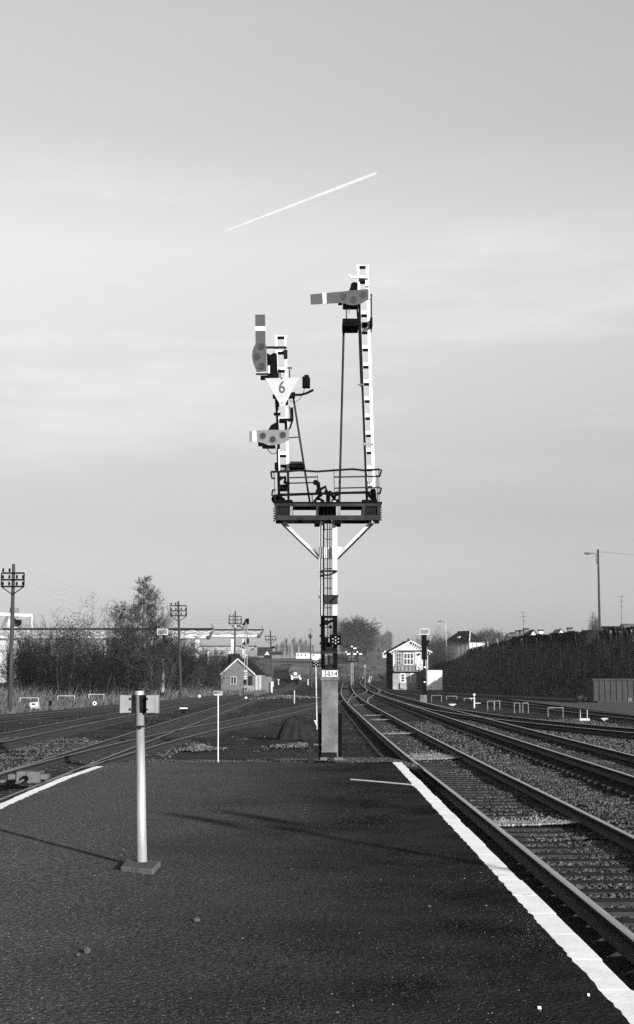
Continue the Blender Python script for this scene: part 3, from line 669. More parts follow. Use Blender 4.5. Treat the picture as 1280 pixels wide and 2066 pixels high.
# step plates
b = MB(); rect(b, 691, 723, 650, 665, -0.30, 0.30); rect(b, 746, 751, 648, 664, -0.30, 0.30); rect(b, 723, 746, 648.5, 652, 0.06, 0.3); rect(b, 727, 741, 652, 662, 0.06, 0.08); part('step_plate', b, 'black')
b = MB(); rect(b, 584, 614, 938, 946, -0.2, 0.25); rect(b, 555, 562, 936, 947, -0.2, 0.2); rect(b, 566, 579, 936, 944, 0.08, 0.2); sp_ = part('step_plate', b, 'black')
b = MB(); rect(b, 586, 613, 934, 938, -0.2, 0.25); part('step_tread', b, 'grimyiron', sp_)
b = MB(); b.tube([S(699, 623, -0.05), S(699.5, 650, -0.05)], 0.010, 6); b.tube([S(721, 622, 0.0), S(723, 650, 0.0)], 0.016, 6); part('rod_link', b, 'black')
b = MB(); b.tube([S(702, 622, -0.1), S(704, 634, -0.1), S(707, 622, -0.1)], 0.006, 5); part('wire_loop', b, 'cable')

def arc(cx, cy, r, a0, a1, n): return [(cx + r * math.cos(R(a0 + (a1 - a0) * i / n)), cy + r * math.sin(R(a0 + (a1 - a0) * i / n))) for i in range(n + 1)]
def semaphore(blade, band, spec, holes, m, d, hr, lens_m='lens'):
    b = MB(); b.prism([S(x, y, d) for x, y in blade], (0, 0.008, 0)); o = part('arm_blade', b, m)
    b = MB(); b.prism([S(x, y, d - 0.003) for x, y in band], (0, 0.0025, 0)); part('white_band', b, 'whiteclean', o)
    b = MB(); b.prism([S(x, y, d - 0.002) for x, y in spec], (0, 0.012, 0)); s_ = part('spectacle_plate', b, m)
    for x, y in holes:
        b = MB(); c = S(x, y, d - 0.004); b.tube([c, c + V((0, -0.010, 0))], sz(hr), 20); part('lens', b, lens_m, s_)
        b = MB(); b.tube([S(x + (hr + .3) * math.cos(R(t)), y + (hr + .3) * math.sin(R(t)), d - 0.010) for t in range(0, 361, 24)], 0.006, 5, cap=False); part('lens_rim', b, m, s_)
    return s_
# right-hand arm, horizontal
semaphore([(626.3, 594), (690, 588), (690, 611), (627.5, 614.5)], [(650.7, 591.7), (658.7, 591.0), (659.2, 611.8), (652, 612.6)],
          [(688, 588.5), (704, 586.3), (737, 583.5), (744, 583), (744.3, 604.5), (738, 606.5), (731, 611), (723, 614.5), (713, 616), (703, 614.8), (694, 611.5), (688, 610.5)],
          [(693.3, 597.5), (714, 604.2), (733, 594.5)], 'arm', -0.16, 6.4)
b = MB(); c = S(715, 578, -0.07); b.tube([c + V((0, -0.07, 0)), c + V((0, 0.10, 0))], sz(7.5), 14); b.prism([S(704, 588, -0.12), S(708, 577, -0.12), S(714, 571, -0.12), (S(722, 569.5, -0.12)), S(722, 588, -0.12)], (0, 0.14, 0)); part('lamp_housing', b, 'black')
b = MB(); rect(b, 692, 723, 611, 622.5, -0.10, 0.10); rect(b, 682.5, 691, 612.5, 617.5, -0.10, -0.04); part('arm_drive', b, 'black', bevel=0.01)
b = MB(); rect(b, 704, 740, 559, 562.8, -0.09, -0.06); rect(b, 703.5, 706, 556.5, 564, -0.09, -0.06); part('hood_bracket', b, 'white')
b = MB(); rect(b, 725, 743, 564, 570, -0.08, 0.05); part('spindle_block', b, 'iron')
b = MB(); rect(b, 737, 744.5, 568, 580.5, -0.12, -0.05); part('spindle_cap', b, 'white')
# left-hand arm, raised upright
semaphore([(515.2, 634.7), (535.2, 634.5), (536.0, 697), (516, 697)], [(515.3, 658.5), (535.6, 658.3), (536, 667), (515.5, 667.2)],
          [(516, 694), (536, 694), (538, 700), (538, 749), (518.5, 750.5), (515, 742), (511, 731), (509, 720), (509.5, 709), (512.5, 700)],
          [(527.5, 699), (519, 719.5), (528.2, 738.8)], 'arm', -0.16, 6.4)
b = MB(); b.prism([S(538.5, 712, -0.1), S(546, 716, -0.1), S(553, 711.5, -0.1), S(559, 713, -0.1), S(561, 762, -0.1), S(526, 763, -0.1), S(526, 757.5, -0.1), S(540, 757, -0.1)], (0, 0.2, 0)); lh = part('lamp_housing', b, 'black')
b = MB(); rect(b, 541, 545.5, 740, 756, -0.125, -0.101); part('lamp_bracket', b, 'galv', lh)
b = MB(); rect(b, 538, 579, 701, 704.8, -0.10, -0.06); part('spindle_bar', b, 'iron')
b = MB(); rect(b, 573, 580.5, 708, 725, -0.12, -0.05); part('spindle_block', b, 'iron')
b = MB(); b.bar(S(517, 755, -0.12), S(541, 754.5, -0.12), 0.03); part('arm_drive', b, 'black')
b = MB(); b.tube([S(584.5, 745, -0.03), S(585.5, 800, -0.03)], 0.010, 6); b.bar(S(580, 742.5, -0.03), S(589.5, 742.5, -0.03), 0.025); part('lamp_hoist_rod', b, 'iron')
for x in (562.2, 565.5): 
    b = MB(); b.tube([S(x, 745, -0.06), S(x - 0.5, 800, -0.06)], 0.010, 6); part('signal_rod', b, 'black')
# lower left arm, short and horizontal
semaphore([(503, 870.2), (520, 869.0), (520, 891), (503.3, 891)], [(509.3, 869.6), (517.5, 869), (518.2, 890.6), (510.2, 890.8)],
          [(517.5, 868.6), (545, 867.2), (583.5, 867.2), (583.5, 888), (574, 892.5), (562, 896.5), (550, 897.5), (538, 895.2), (527, 890.5), (517.5, 890.5)],
          [(530.6, 879.2), (550.5, 886.4), (571, 877.6)], 'armpale', -0.16, 6.3)
b = MB(); b.prism([S(541, 868, -0.1), S(547, 858, -0.1), S(556, 852.5, -0.1), S(562, 852, -0.1), S(562, 868, -0.1)], (0, 0.16, 0)); part('lamp_housing', b, 'black')
b = MB(); b.prism([S(521, 891, -0.13), S(530, 893, -0.13), S(542, 898, -0.13), S(556, 898, -0.13), S(556, 903, -0.13), S(530, 903, -0.13), S(528, 898, -0.13), S(521, 898, -0.13)], (0, 0.16, 0)); part('arm_drive', b, 'black')
b = MB(); b.tube([S(538 + k * 4, 903 + 13 * math.sin(math.pi * min(1, k / 5.5) * 0.8), -0.08) for k in range(7)], 0.008, 5); part('wire_loop', b, 'cable')
b = MB(); rect(b, 565, 592, 845.5, 850, -0.08, 0.06); part('crossbar', b, 'black')
b = MB(); b.tube([S(590, 822, -0.02), S(591, 846, -0.02), S(586, 862, -0.02), S(578, 872, -0.02)], 0.018, 6); b.tube([S(584, 820, -0.04), S(590, 846, -0.04)], 0.010, 5); part('conduit', b, 'black')
b = MB(); b.prism([S(584, 823, 0.0), S(592, 821, 0.0), S(592.5, 846, 0.0), S(585, 846, 0.0)], (0, 0.08, 0)); part('cable_box', b, 'cranegrey')
b = MB(); b.bar(S(583, 883, 0.06), S(603, 882, 0.12), 0.02); part('tie_bar', b, 'grimyiron')
b = MB(); b.tube([S(577, 848, -0.1), S(578, 868, -0.1)], 0.03, 8); part('spindle_block', b, 'iron')
# triangle with the figure 6
b = MB(); b.prism([S(535, 763.2, -0.2), S(604, 761.8, -0.2), S(573.5, 820, -0.2), S(570.5, 822, -0.2), S(567.5, 820, -0.2)], (0, 0.008, 0)); tri = part('triangle_plate', b, 'triangle')
lettering('6', sz(35), M['figure'], tri, S(569.2, 782.3, -0.202), 0.002, 0.004, 0.82)
for x, y, r in ((568.7, 763.5, 1.7), (569.5, 812.7, 1.1), (562.3, 799.2, .6), (569.5, 799.4, .8), (576.5, 799.2, .6)):
    b = MB(); c = S(x, y, -0.202); b.tube([c, c + V((0, -0.006, 0))], sz(r), 8); part('bolt', b, 'black', tri)
b = MB(); rect(b, 551, 590, 798, 804.5, -0.12, 0.0); rect(b, 577, 582, 810, 818, -0.12, 0); part('sign_bracket', b, 'black')
# lamp on its side arm
b = MB(); b.tube([S(586, 797, -0.1), S(608, 796.5, -0.1), S(620, 793, -0.1), S(632.5, 786.5, -0.1)], 0.024, 8); rect(b, 584, 596, 794, 804, -0.15, -0.02); la = part('lamp_arm', b, 'black')
b = MB(); rect(b, 610.5, 624.5, 763.5, 784, -0.2, 0.0); rect(b, 614.5, 623.5, 759.5, 763.5, -0.17, -0.03); rect(b, 624.5, 626.2, 765, 786, -0.14, -0.06); part('side_lamp', b, 'black', bevel=0.008)
b = MB(); b.tube([S(583, 805, -0.1), S(590, 811, -0.1), S(596, 812, -0.1), S(604, 806, -0.1), S(611, 796, -0.1), S(615, 784, -0.1)], 0.006, 5); part('lamp_cable', b, 'cable')
# handrails and gate loops
def rail_(pts, r, m='iron', d=-0.33): 
    b = MB(); b.tube([S(x, y, d) for x, y in pts], r, 6); part('handrail', b, m)
rail_([(547, 952), (580, 951), (605, 949), (640, 951.5), (680, 948.5), (712, 946.5), (735, 949), (766, 947)], 0.022)
rail_([(580, 964), (641, 962.2)], 0.015, 'grimyiron'); rail_([(675, 962.5), (766, 961)], 0.015, 'grimyiron')
rail_([(583, 975), (638, 973.5)], 0.013, 'black'); rail_([(675, 985), (764, 983)], 0.014, 'grimyiron')
rail_([(560, 999.5), (690, 995), (745, 994)], 0.022, 'black'); rail_([(560, 997), (745, 992)], 0.014, 'iron', 0.33)
for x0, y0, x1, y1, r in ((553, 950, 556, 1016, .007), (641, 958, 641.5, 972, .007), (674, 945, 675, 994, .007), (761, 958, 762, 1016, .009), (764.5, 945, 765.5, 1016, .007), (630, 994, 630.5, 1018, .010)):
    b = MB(); b.tube([S(x0, y0, -0.33), S(x1, y1, -0.33)], r, 5); part('stanchion', b, 'grimyiron')
for pts in ([(553, 952.5), (547, 953.5), (549.5, 965.5), (556, 965)], [(556, 988), (550.5, 989), (549, 999), (555, 1000)], [(764, 947.5), (769.8, 948), (766.5, 961), (760, 961.5)], [(764, 984), (769.8, 985), (767, 995.5), (761, 995.5)]):
    b = MB(); b.tube([S(x, y, -0.33) for x, y in pts], 0.020, 6); part('gate_loop', b, 'black')
# crank levers on the walkway
def crank(pts, r, d=-0.12, m='black', nm='crank'):
    b = MB(); b.tube([S(x, y, d) for x, y in pts], r, 6)
    for x, y in (pts[0], pts[-1]): b.tube([S(x, y, d - 0.04), S(x, y, d + 0.04)], r * 1.25, 8)
    return part(nm, b, m)
crank([(637, 973.5), (642, 974), (644.5, 993)], 0.045); crank([(645, 988), (657.5, 982), (658.5, 992)], 0.032)
crank([(643, 992), (647, 1000), (640, 1005), (651, 1012), (652, 1018)], 0.05); crank([(636, 1011), (650, 1011)], 0.03)
crank([(666, 995), (674, 1003), (680, 996)], 0.04); crank([(674, 1003), (676, 1012), (669, 1011), (681, 1011)], 0.035)
crank([(660, 990), (660, 1010)], 0.018); crank([(664, 997), (664, 1018)], 0.022)
crank([(566, 965), (576, 963), (575, 974), (581, 975)], 0.036); crank([(557, 1007), (562, 1000), (568, 1012)], 0.075)
crank([(743, 996), (750, 1005), (755, 998)], 0.04); crank([(753, 992), (756, 1012)], 0.05)
for x0, x1 in ((639, 647), (672, 678)):
    b = MB(); rect(b, x0, x1, 1012, 1018, -0.16, -0.08); part('crank_stand', b, 'galv')

# small sign on a thin white stake
p0 = gnd(440.5, 1538, 0.0); ys_ = p0.y
st = thing('stake_sign', 'tiny white lettered sign on a thin white stake at the platform end', 'sign', p0)
b = MB(); b.tube([at(440.5, 1539, ys_), at(440.5, 1400, ys_)], 0.011, 8); b.build('stake', M['whiteclean'], st)
b = MB(); c = at(440.5, 1398.7, ys_); b.box(c + V((0, -0.014, 0)), (0.162, 0.006, 0.080)); pl = b.build('sign_plate', M['triangle'], st)
lettering('MNYC', 0.062, M['black'], pl, c + V((-0.002, -0.018, 0.006)), 0.001, 0.0025, 0.8)
# stub post beside the signal
p0 = gnd(628, 1537, 0.0)
b = MB(); a_, c_ = at(628, 1536, p0.y), at(627.5, 1494, p0.y); b.box((a_.x, p0.y, (a_.z + c_.z) / 2 - 0.1), (0.115, 0.115, c_.z - a_.z + 0.2)); b.box((a_.x, p0.y, c_.z + 0.008), (0.13, 0.13, 0.02)); 
tag(b.build('stub_post', M['timber'], loc=p0, bevel=0.008), 'short dark square stub post next to the signal base', 'post')

# ================================================================== middle distance
# ------------------------------------------------------------------ bare trees
def seg_mesh(name, segs, sides=3):
    """tapered twig prisms from rows of (p, q, r0, r1)"""
    A = np.array(segs, float); p, q, r0, r1 = A[:, :3], A[:, 3:6], A[:, 6], A[:, 7]; d = q - p; d /= np.maximum(np.linalg.norm(d, axis=1), 1e-9)[:, None]
    a = np.where(np.abs(d[:, 2:3]) < 0.9, np.array([[0, 0, 1.0]]), np.array([[0, 1.0, 0]])); u = np.cross(d, a); u /= np.linalg.norm(u, axis=1)[:, None]; w_ = np.cross(d, u)
    n = len(A); vv = np.zeros((n, 2 * sides, 3))
    for k in range(sides):
        t = 2 * math.pi * k / sides; o = u * math.cos(t) + w_ * math.sin(t)
        vv[:, k] = p + o * r0[:, None]; vv[:, sides + k] = q + o * r1[:, None]
    f = np.array([(k, (k + 1) % sides, sides + (k + 1) % sides, sides + k) for k in range(sides)])
    return fast_mesh(name, vv.reshape(-1, 3), (f[None] + 2 * sides * np.arange(n)[:, None, None]).reshape(-1, 4))
def rv(r): 
    v = V((r.gauss(0, 1), r.gauss(0, 1), r.gauss(0, 1))); return v.normalized()
def grow(out, r, p, d, l, rad, lev, kids, upw, wob, minr, nseg=3):
    step = l / nseg; nodes = [(p.copy(), d.copy(), rad)]
    for i in range(nseg):
        d = (d + rv(r) * wob + V((0, 0, upw))).normalized(); q = p + d * step; r1 = max(minr, rad * (1 - 0.72 * (i + 1) / nseg))
        r0 = max(minr, rad * (1 - 0.72 * i / nseg)); out.append((*p, *q, r0, r1)); p = q; nodes.append((p.copy(), d.copy(), r1))
    if lev <= 0: return
    for k in range(kids[0]):
        t = r.uniform(0.2, 1.0) * nseg; i = min(int(t), nseg - 1); a, c = nodes[i], nodes[i + 1]; f_ = t - i
        pos = a[0].lerp(c[0], f_); ax = rv(r); nd = (a[1] * 0.75 + (ax - a[1] * ax.dot(a[1])).normalized() * r.uniform(0.45, 0.95)).normalized()
        grow(out, r, pos, nd, l * r.uniform(0.35, 0.62), max(minr, c[2] * 0.6), lev - 1, kids[1:], upw, wob, minr, 2 if lev <= 1 else 3)
def tree_meshes(seed, h, spread, shape, n1, kids, r0, minr, ang=0.9, upw=0.06, base=0.15):
    """trunk and crown meshes; shape(t) gives limb length at height t"""
    r = random.Random(seed); tr = []; cr = []; p = V((0, 0, -0.3)); d = V((0, 0, 1)); n = 9; nodes = []
    for i in range(n):
        d = (d + rv(r) * 0.05 + V((0, 0, 0.1))).normalized(); q = p + d * ((h + 0.3) / n); a, c = r0 * (1 - 0.9 * i / n), r0 * (1 - 0.9 * (i + 1) / n)
        tr.append((*p, *q, a, c)); nodes.append((p.copy(), q.copy(), a)); p = q
    for k in range(n1):
        t = base + (1 - base) * (k + r.random()) / n1; i = min(int(t * n), n - 1); a, c, rr = nodes[i]; pos = a.lerp(c, t * n - i); th = r.uniform(0, 2 * math.pi)
        nd = V((math.cos(th) * ang, math.sin(th) * ang, r.uniform(0.35, 1.0))).normalized()
        grow(cr, r, pos, nd, spread * shape(t) * r.uniform(0.75, 1.15), max(minr * 1.5, rr * 0.45), len(kids), kids, upw, 0.14, minr)
    return seg_mesh('trunk', tr, 6), seg_mesh('crown', cr, 3)
def shrub_meshes(seed, h, wd, stems, kids, r0, minr, lean=0.45):
    r = random.Random(seed); tr = []; cr = []
    for k in range(stems):
        a = r.uniform(0, 6.28); q = r.uniform(0, 1) ** 0.5; p = V((math.cos(a) * wd * .28 * q, math.sin(a) * wd * .28 * q, -0.2)); d = V((math.cos(a) * lean * q, math.sin(a) * lean * q, 1)).normalized()
        l = h * r.uniform(0.6, 1.0) * (1 - 0.25 * q); o = []
        grow(o, r, p, d, l, r0 * r.uniform(0.6, 1), len(kids), kids, 0.05, 0.09, minr, 5); tr += o[:5]; cr += o[5:]
    return seg_mesh('stem', tr, 5), seg_mesh('crown', cr, 3)
MCACHE = {}
def place(name, label, cat, meshes, loc, rz=0, scale=1.0, group=None, mats=('bark', 'twig'), parts=('trunk', 'crown')):
    t = thing(name, label, cat, loc, rz, group, local=True); t.scale = (scale,) * 3 if not isinstance(scale, tuple) else scale
    for me, nm, m in zip(meshes, parts, mats):
        key = (me.name, m)
        if key not in MCACHE: MCACHE[key] = me.copy(); MCACHE[key].materials.append(M[m])
        me = MCACHE[key]
        o = bpy.data.objects.new(nm, me); COL.objects.link(o); o.parent = t
        if nm in ('stem', 'crown'): o['kind'] = 'stuff'
    return t
cone = lambda t: max(0.12, (1.05 - t)) ** 0.85
dome = lambda t: 0.45 + 0.75 * math.sin(math.pi * min(1, t * 0.95 + 0.05))
fast = lambda t: 0.55 + 0.2 * math.sin(3 * t)
birch = tree_meshes(1, 11.6, 4.9, cone, 74, (8, 5, 3), 0.12, 0.0095, ang=0.85, upw=0.05, base=0.12)
birch2 = tree_meshes(2, 9.4, 3.6, cone, 48, (8, 5, 3), 0.08, 0.009, ang=0.8, upw=0.05, base=0.15)
shA = shrub_meshes(3, 7.8, 6.0, 15, (8, 5, 3), 0.05, 0.011)
shB = shrub_meshes(4, 6.2, 5.5, 14, (8, 5, 3), 0.045, 0.011)
shC = shrub_meshes(5, 4.6, 4.8, 16, (7, 5, 3), 0.04, 0.014)
# evergreen ivy leaves to hang in some of the shrubs
def leaves(n, seed, fn, s0, s1):
    r = np.random.default_rng(seed); c = fn(r, n); u = r.normal(0, 1, (n, 3)); u /= np.linalg.norm(u, axis=1)[:, None]
    w_ = np.cross(u, r.normal(0, 1, (n, 3))); w_ /= np.linalg.norm(w_, axis=1)[:, None]; s = r.uniform(s0, s1, (n, 1)); a, e = u * s, w_ * s * 0.6
    vv = np.stack([c - a, c + e, c + a, c - e], 1).reshape(-1, 3)
    return fast_mesh('leaves', vv, np.arange(4 * n).reshape(-1, 4))
def clumps(cs):
    def fn(r, n):
        k = r.integers(0, len(cs), n); C = np.array([c[:3] for c in cs])[k]; S_ = np.array([c[3:] for c in cs])[k]; return C + r.normal(0, 0.5, (n, 3)) * S_
    return fn
def gz(x, y): return V((x, y, zgf(x, y)))
def plant(px, Y): x = at(px, 1390, Y).x; return gz(x, Y)
GRP_SH = 'bare shrubs crowding the bank by the yard'
place('birch_tree', 'tall pointed bare birch rising above the shrubs on the bank', 'tree', birch, plant(288, 146))
place('birch_tree', 'thin bare birch, shorter one left behind the tall pointed birch', 'tree', birch2, plant(246, 150), 1.0)
iv = place('ivy_shrub', 'broad shrub with glossy evergreen leaves among bare twigs', 'shrub', shA, plant(152, 138), 0.4, parts=('stem', 'crown'))
me = leaves(5200, 3, clumps([(0.2, -0.3, 5.2, 1.5, 1.2, 2.2), (0.9, -0.6, 3.6, 1.2, 1.0, 2.6), (-0.9, 0.1, 5.4, 1.2, 1.0, 1.6), (0.6, -0.9, 2.0, 0.9, 0.6, 2.0)]), 0.05, 0.12); me.materials.append(M['leaf'])
o = bpy.data.objects.new('leaves', me); COL.objects.link(o); o.parent = iv
for k, (px, Y, ms, scl) in enumerate(((74, 136, shB, 0.9), (100, 144, shA, 0.88), (122, 132, shC, 0.95), (186, 134, shC, 0.85), (214, 146, shC, 0.95), (232, 137, shC, 1.0), (262, 138, shC, 1.1), (300, 137, shC, 1.15), (318, 146, shB, 0.95), (338, 150, shC, 1.15), (352, 160, shC, 1.15), (376, 170, shC, 1.1), (394, 182, shC, 1.05), (412, 176, shC, 0.95), (430, 192, shC, 1.0), (450, 204, shB, 0.8), (476, 214, shB, 0.8), (40, 150, shC, 0.8), (54, 142, shC, 0.8), (510, 232, shB, 0.8))):
    kd = ('tall many stemmed bare shrub' if ms is shA else 'mid height bare shrub' if ms is shB else 'low tangled bare shrub') + (' between the dark telegraph pole and brick hut' if px > 365 else ' on the bank by the low pipe frames')
    place('bare_shrub', kd, 'shrub', ms, plant(px, Y), k * 1.3, scl, kd + 's', mats=('bark', 'twigdark' if k % 3 != 1 else 'twig'), parts=('stem', 'crown'))

# grass and scrub, as blades
def blades(name, label, xy, zf, h0, h1, wd, m, seed, lean=0.35):
    r = np.random.default_rng(seed); n = len(xy); z0 = zf(xy[:, 0], xy[:, 1]); h = r.uniform(h0, h1, n) * r.uniform(0.6, 1.0, n); th = r.uniform(0, 2*np.pi, n); ln = r.normal(0, lean, (n, 2)) * h[:, None]
    b0 = np.stack([xy[:, 0], xy[:, 1], z0 - 0.03], -1); ux = np.stack([np.cos(th), np.sin(th), np.zeros(n)], -1) * (wd * r.uniform(0.6, 1.4, n))[:, None]
    tip = b0 + np.stack([ln[:, 0], ln[:, 1], h], -1)
    vv = np.stack([b0 - ux, b0 + ux, tip], 1).reshape(-1, 3); me = fast_mesh(name, vv, np.arange(3 * n).reshape(-1, 3))
    a = me.attributes.new('rnd', 'FLOAT', 'POINT'); a.data.foreach_set('value', np.repeat(r.uniform(0.15, 1.0, n) ** 1.8 * 2.6 + 0.1, 3).astype(np.float32))
    return tag(link(name, me, m), label, kind='stuff')
xy = scatter(26000, -34, -12, 104, 165, 21, 1.1); xy = xy[(xy[:, 0] < np.interp(xy[:, 1], [104, 135, 165], [-16.3, -14.0, -12.0]))]
blades('long_grass', 'long dry grass on the bank under the shrubs', xy, zg, 0.25, 0.7, 0.022, M['grass'], 22, 0.6)
xy = scatter(15000, -30, -8, 128, 205, 29, 1.1); xy = xy[(xy[:, 0] < np.interp(xy[:, 1], [128, 165, 205], [-15.6, -13.0, -10.5])) & (noise2(xy[:, 0], xy[:, 1], 2.2, 9) > -0.15)]
blades('brambles', 'dark bramble thicket under the bare shrubs', xy, zg, 0.4, 1.5, 0.03, M['scrub'], 30, 0.7)
xy = scatter(9000, -26, -15.5, 84, 108, 23); xy = xy[xy[:, 0] < np.interp(xy[:, 1], [84, 108], [-18.0, -16.0])]
blades('short_grass', 'short dry grass round the low pipe frames', xy, zg, 0.12, 0.4, 0.018, M['grass'], 24)
xy = off_rails(scatter(9000, -15, 1.6, 34, 110, 25, 1.0), 0); xy = xy[noise2(xy[:, 0], xy[:, 1], 3.0, 7) > 0.05]
blades('weeds', 'sparse weeds between the yard tracks', xy, zg, 0.03, 0.10, 0.012, M['grass'], 26, 0.8)
xy = scatter(7000, -13, -6.5, 165, 215, 27)
blades('long_grass', 'rough grass round the brick hut', xy, zg, 0.3, 0.9, 0.03, M['grass'], 28)

# ------------------------------------------------------------------ embankment on the right
EY = np.array([-20, 60, 95, 121, 150, 190, 230, 300, 400, 520.0]); EB = np.array([47, 34.5, 29.8, 26.7, 22.8, 18.6, 18.2, 19, 22, 26.0])
EZ = np.array([4.2, 4.6, 4.8, 4.9, 5.2, 5.45, 5.2, 4.2, 3.6, 3.6]); EW = 6.6
def ebase(y): return np.interp(y, EY, EB)
def etop(y): return np.interp(y, EY, EZ)
def zbank(X, Y):
    b0 = ebase(Y); t = np.clip((X - b0) / EW, 0, 1); s_ = t * t * (3 - 2 * t); s_ = 0.35 * s_ + 0.65 * t; g = zg(b0, Y) - 0.08
    return g + (etop(Y) - g) * s_ + 0.18 * noise2(X, Y, 1.6, 8) * np.clip(t * 4, 0, 1) * np.clip((1.15 - t) * 5, 0, 1)
yy = np.concatenate([np.arange(-20, 90, 4.0), np.arange(90, 260, 1.2), np.arange(260, 521, 8.0)]); us = np.concatenate([np.linspace(-0.03, 1.2, 40), [1.6, 3, 8, 20, 50]])
Yg, Ug = np.meshgrid(yy, us, indexing='ij'); Xg = ebase(Yg) + Ug * EW; vv = np.stack([Xg, Yg, zbank(Xg, Yg)], -1).reshape(-1, 3); nu = len(us)
i, j = np.meshgrid(np.arange(nu - 1), np.arange(len(yy) - 1)); a = (j * nu + i).ravel()
me = fast_mesh('embankment', vv, np.stack([a, a + 1, a + nu + 1, a + nu], -1)); me.polygons.foreach_set('use_smooth', [True] * len(me.polygons))
tag(link('embankment', me, M['bank']), 'steep dark overgrown cutting bank beside the line', kind='structure')
r = np.random.default_rng(31); n = 42000; y = 92 + (250 - 92) * r.uniform(0, 1, n) ** 1.1; x = ebase(y) + EW * r.uniform(0.0, 1.12, n)
blades('scrub', 'dead brambles and grass covering the cutting bank', np.stack([x, y], -1), zbank, 0.25, 0.8, 0.02, M['scrub'], 32, 0.5)
r = np.random.default_rng(33); n = 3800; y = r.uniform(105, 240, n); x = ebase(y) + EW * r.uniform(0.25, 1.05, n)
blades('saplings', 'thin bare saplings standing up out of the bank scrub', np.stack([x, y], -1), zbank, 0.9, 2.0, 0.022, M['scrub'], 34, 0.12)
r = np.random.default_rng(35); n = 420; y = r.uniform(118, 152, n); x = ebase(y) + EW * r.uniform(0.35, 1.0, n)
blades('saplings', 'pale upright stems in the scrub near the container', np.stack([x, y], -1), zbank, 1.2, 2.6, 0.02, M['twigpale'], 36, 0.08)
# hedges along the crest
def hedge(label, y0, y1, off, hgt, wd, n, seed):
    ym = (y0 + y1) / 2; c0 = V((float(ebase(ym)) + EW + off, ym, float(etop(ym)))); t = thing('hedge', label, 'hedge', c0)
    r = np.random.default_rng(seed); yy_ = r.uniform(y0, y1, n); zz = r.uniform(0, 1, n) ** 0.8; top = hgt * (1 + 0.06 * np.sin(yy_ * 0.9) + 0.05 * np.sin(yy_ * 2.3)); 
    xx = ebase(yy_) + EW + off + wd * (r.uniform(-0.5, 0.5, n) * (1.1 - 0.25 * zz)); zc = etop(yy_) - 0.15 + zz * top
    me = leaves(n, seed + 1, lambda r_, n_: np.stack([xx, yy_, zc], -1), 0.07, 0.16)
    co = np.zeros(len(me.vertices) * 3, np.float32); me.vertices.foreach_get('co', co); me.vertices.foreach_set('co', (co.reshape(-1, 3) - np.array(c0, np.float32)).ravel())
    link('foliage', me, M['hedge'], t, c0)
    yk = np.linspace(y0 + .1, y1 - .1, 24); b = MB()
    for a, c in zip(yk[:-1], yk[1:]):
        p_ = lambda y_, s_, z_: (float(ebase(y_)) + EW + off + s_ * wd * 0.36, y_, float(etop(y_)) - 0.2 + z_)
        for s_ in (-1, 1): b.quad(p_(a, s_, 0), p_(c, s_, 0), p_(c, s_, hgt * .9), p_(a, s_, hgt * .9))
        b.quad(p_(a, -1, hgt * .9), p_(c, -1, hgt * .9), p_(c, 1, hgt * .9), p_(a, 1, hgt * .9))
    for y_ in (yk[0], yk[-1]): b.quad(p_(y_, -1, 0), p_(y_, 1, 0), p_(y_, 1, hgt * .9), p_(y_, -1, hgt * .9))
    b.build('branches', M['hedge'], t)
hedge('long clipped dark hedge along the bank top below the tall lamp post', 112, 189.5, 0.5, 1.35, 1.2, 24000, 51)
hedge('shorter dark hedge tapering along the fence before the hip roofed house', 191.5, 240, 0.4, 1.0, 1.0, 14000, 53)
# leaning fence posts in front of the hedges
for k, (px, py0, py1, ln) in enumerate(((1003, 1288, 1310, 5), (984, 1293, 1309, 2), (975, 1294, 1307, 0), (962, 1296, 1309, 2), (954, 1298, 1311, 1), (943, 1302, 1312, 0), (934, 1302, 1315, 0), (926, 1305, 1315, 0), (1053, 1289, 1309, 3), (1083, 1288, 1307, 3), (1183, 1281, 1299, 3), (1232, 1272, 1298, 3), (1274, 1270, 1290, 5), (1251, 1274, 1296, 1))):
    Yp = 182.0
    for _ in range(30):
        xw = float(ebase(Yp)) + EW - 0.35; Yp = Yp + 0.5 * (xw * F / (px - CX) - Yp)
    b = MB(); a, c = at(px + ln, py1 + 3, Yp), at(px, py0, Yp); a.z = min(a.z, float(etop(Yp)) - 0.1); b.bar(a, c, 0.16, 0.12)
    tag(b.build('fence_post', M['midtimber'], loc=a), 'leaning weathered fence post in front of the ' + ('short tapering hedge' if k < 8 else 'long clipped hedge'), 'post', 'fence posts before the ' + ('short hedge' if k < 8 else 'long hedge'))

# tarmac path between the sidings
pts = [gnd(975, 1405, -0.29), gnd(1100, 1421, -0.29), gnd(1280, 1444, -0.29), gnd(1420, 1462, -0.29), gnd(1420, 1432, -0.29), gnd(1280, 1419, -0.29), gnd(1150, 1414.5, -0.29), gnd(1050, 1407.5, -0.29)]
M['path'] = mat('worn_tarmac', 0.075, 0.95, 0.35, 0.6, bump=0.01, bscale=20)
sheet('path', pts, M['path'], 0.02, 'pale tarmac path between the sidings')

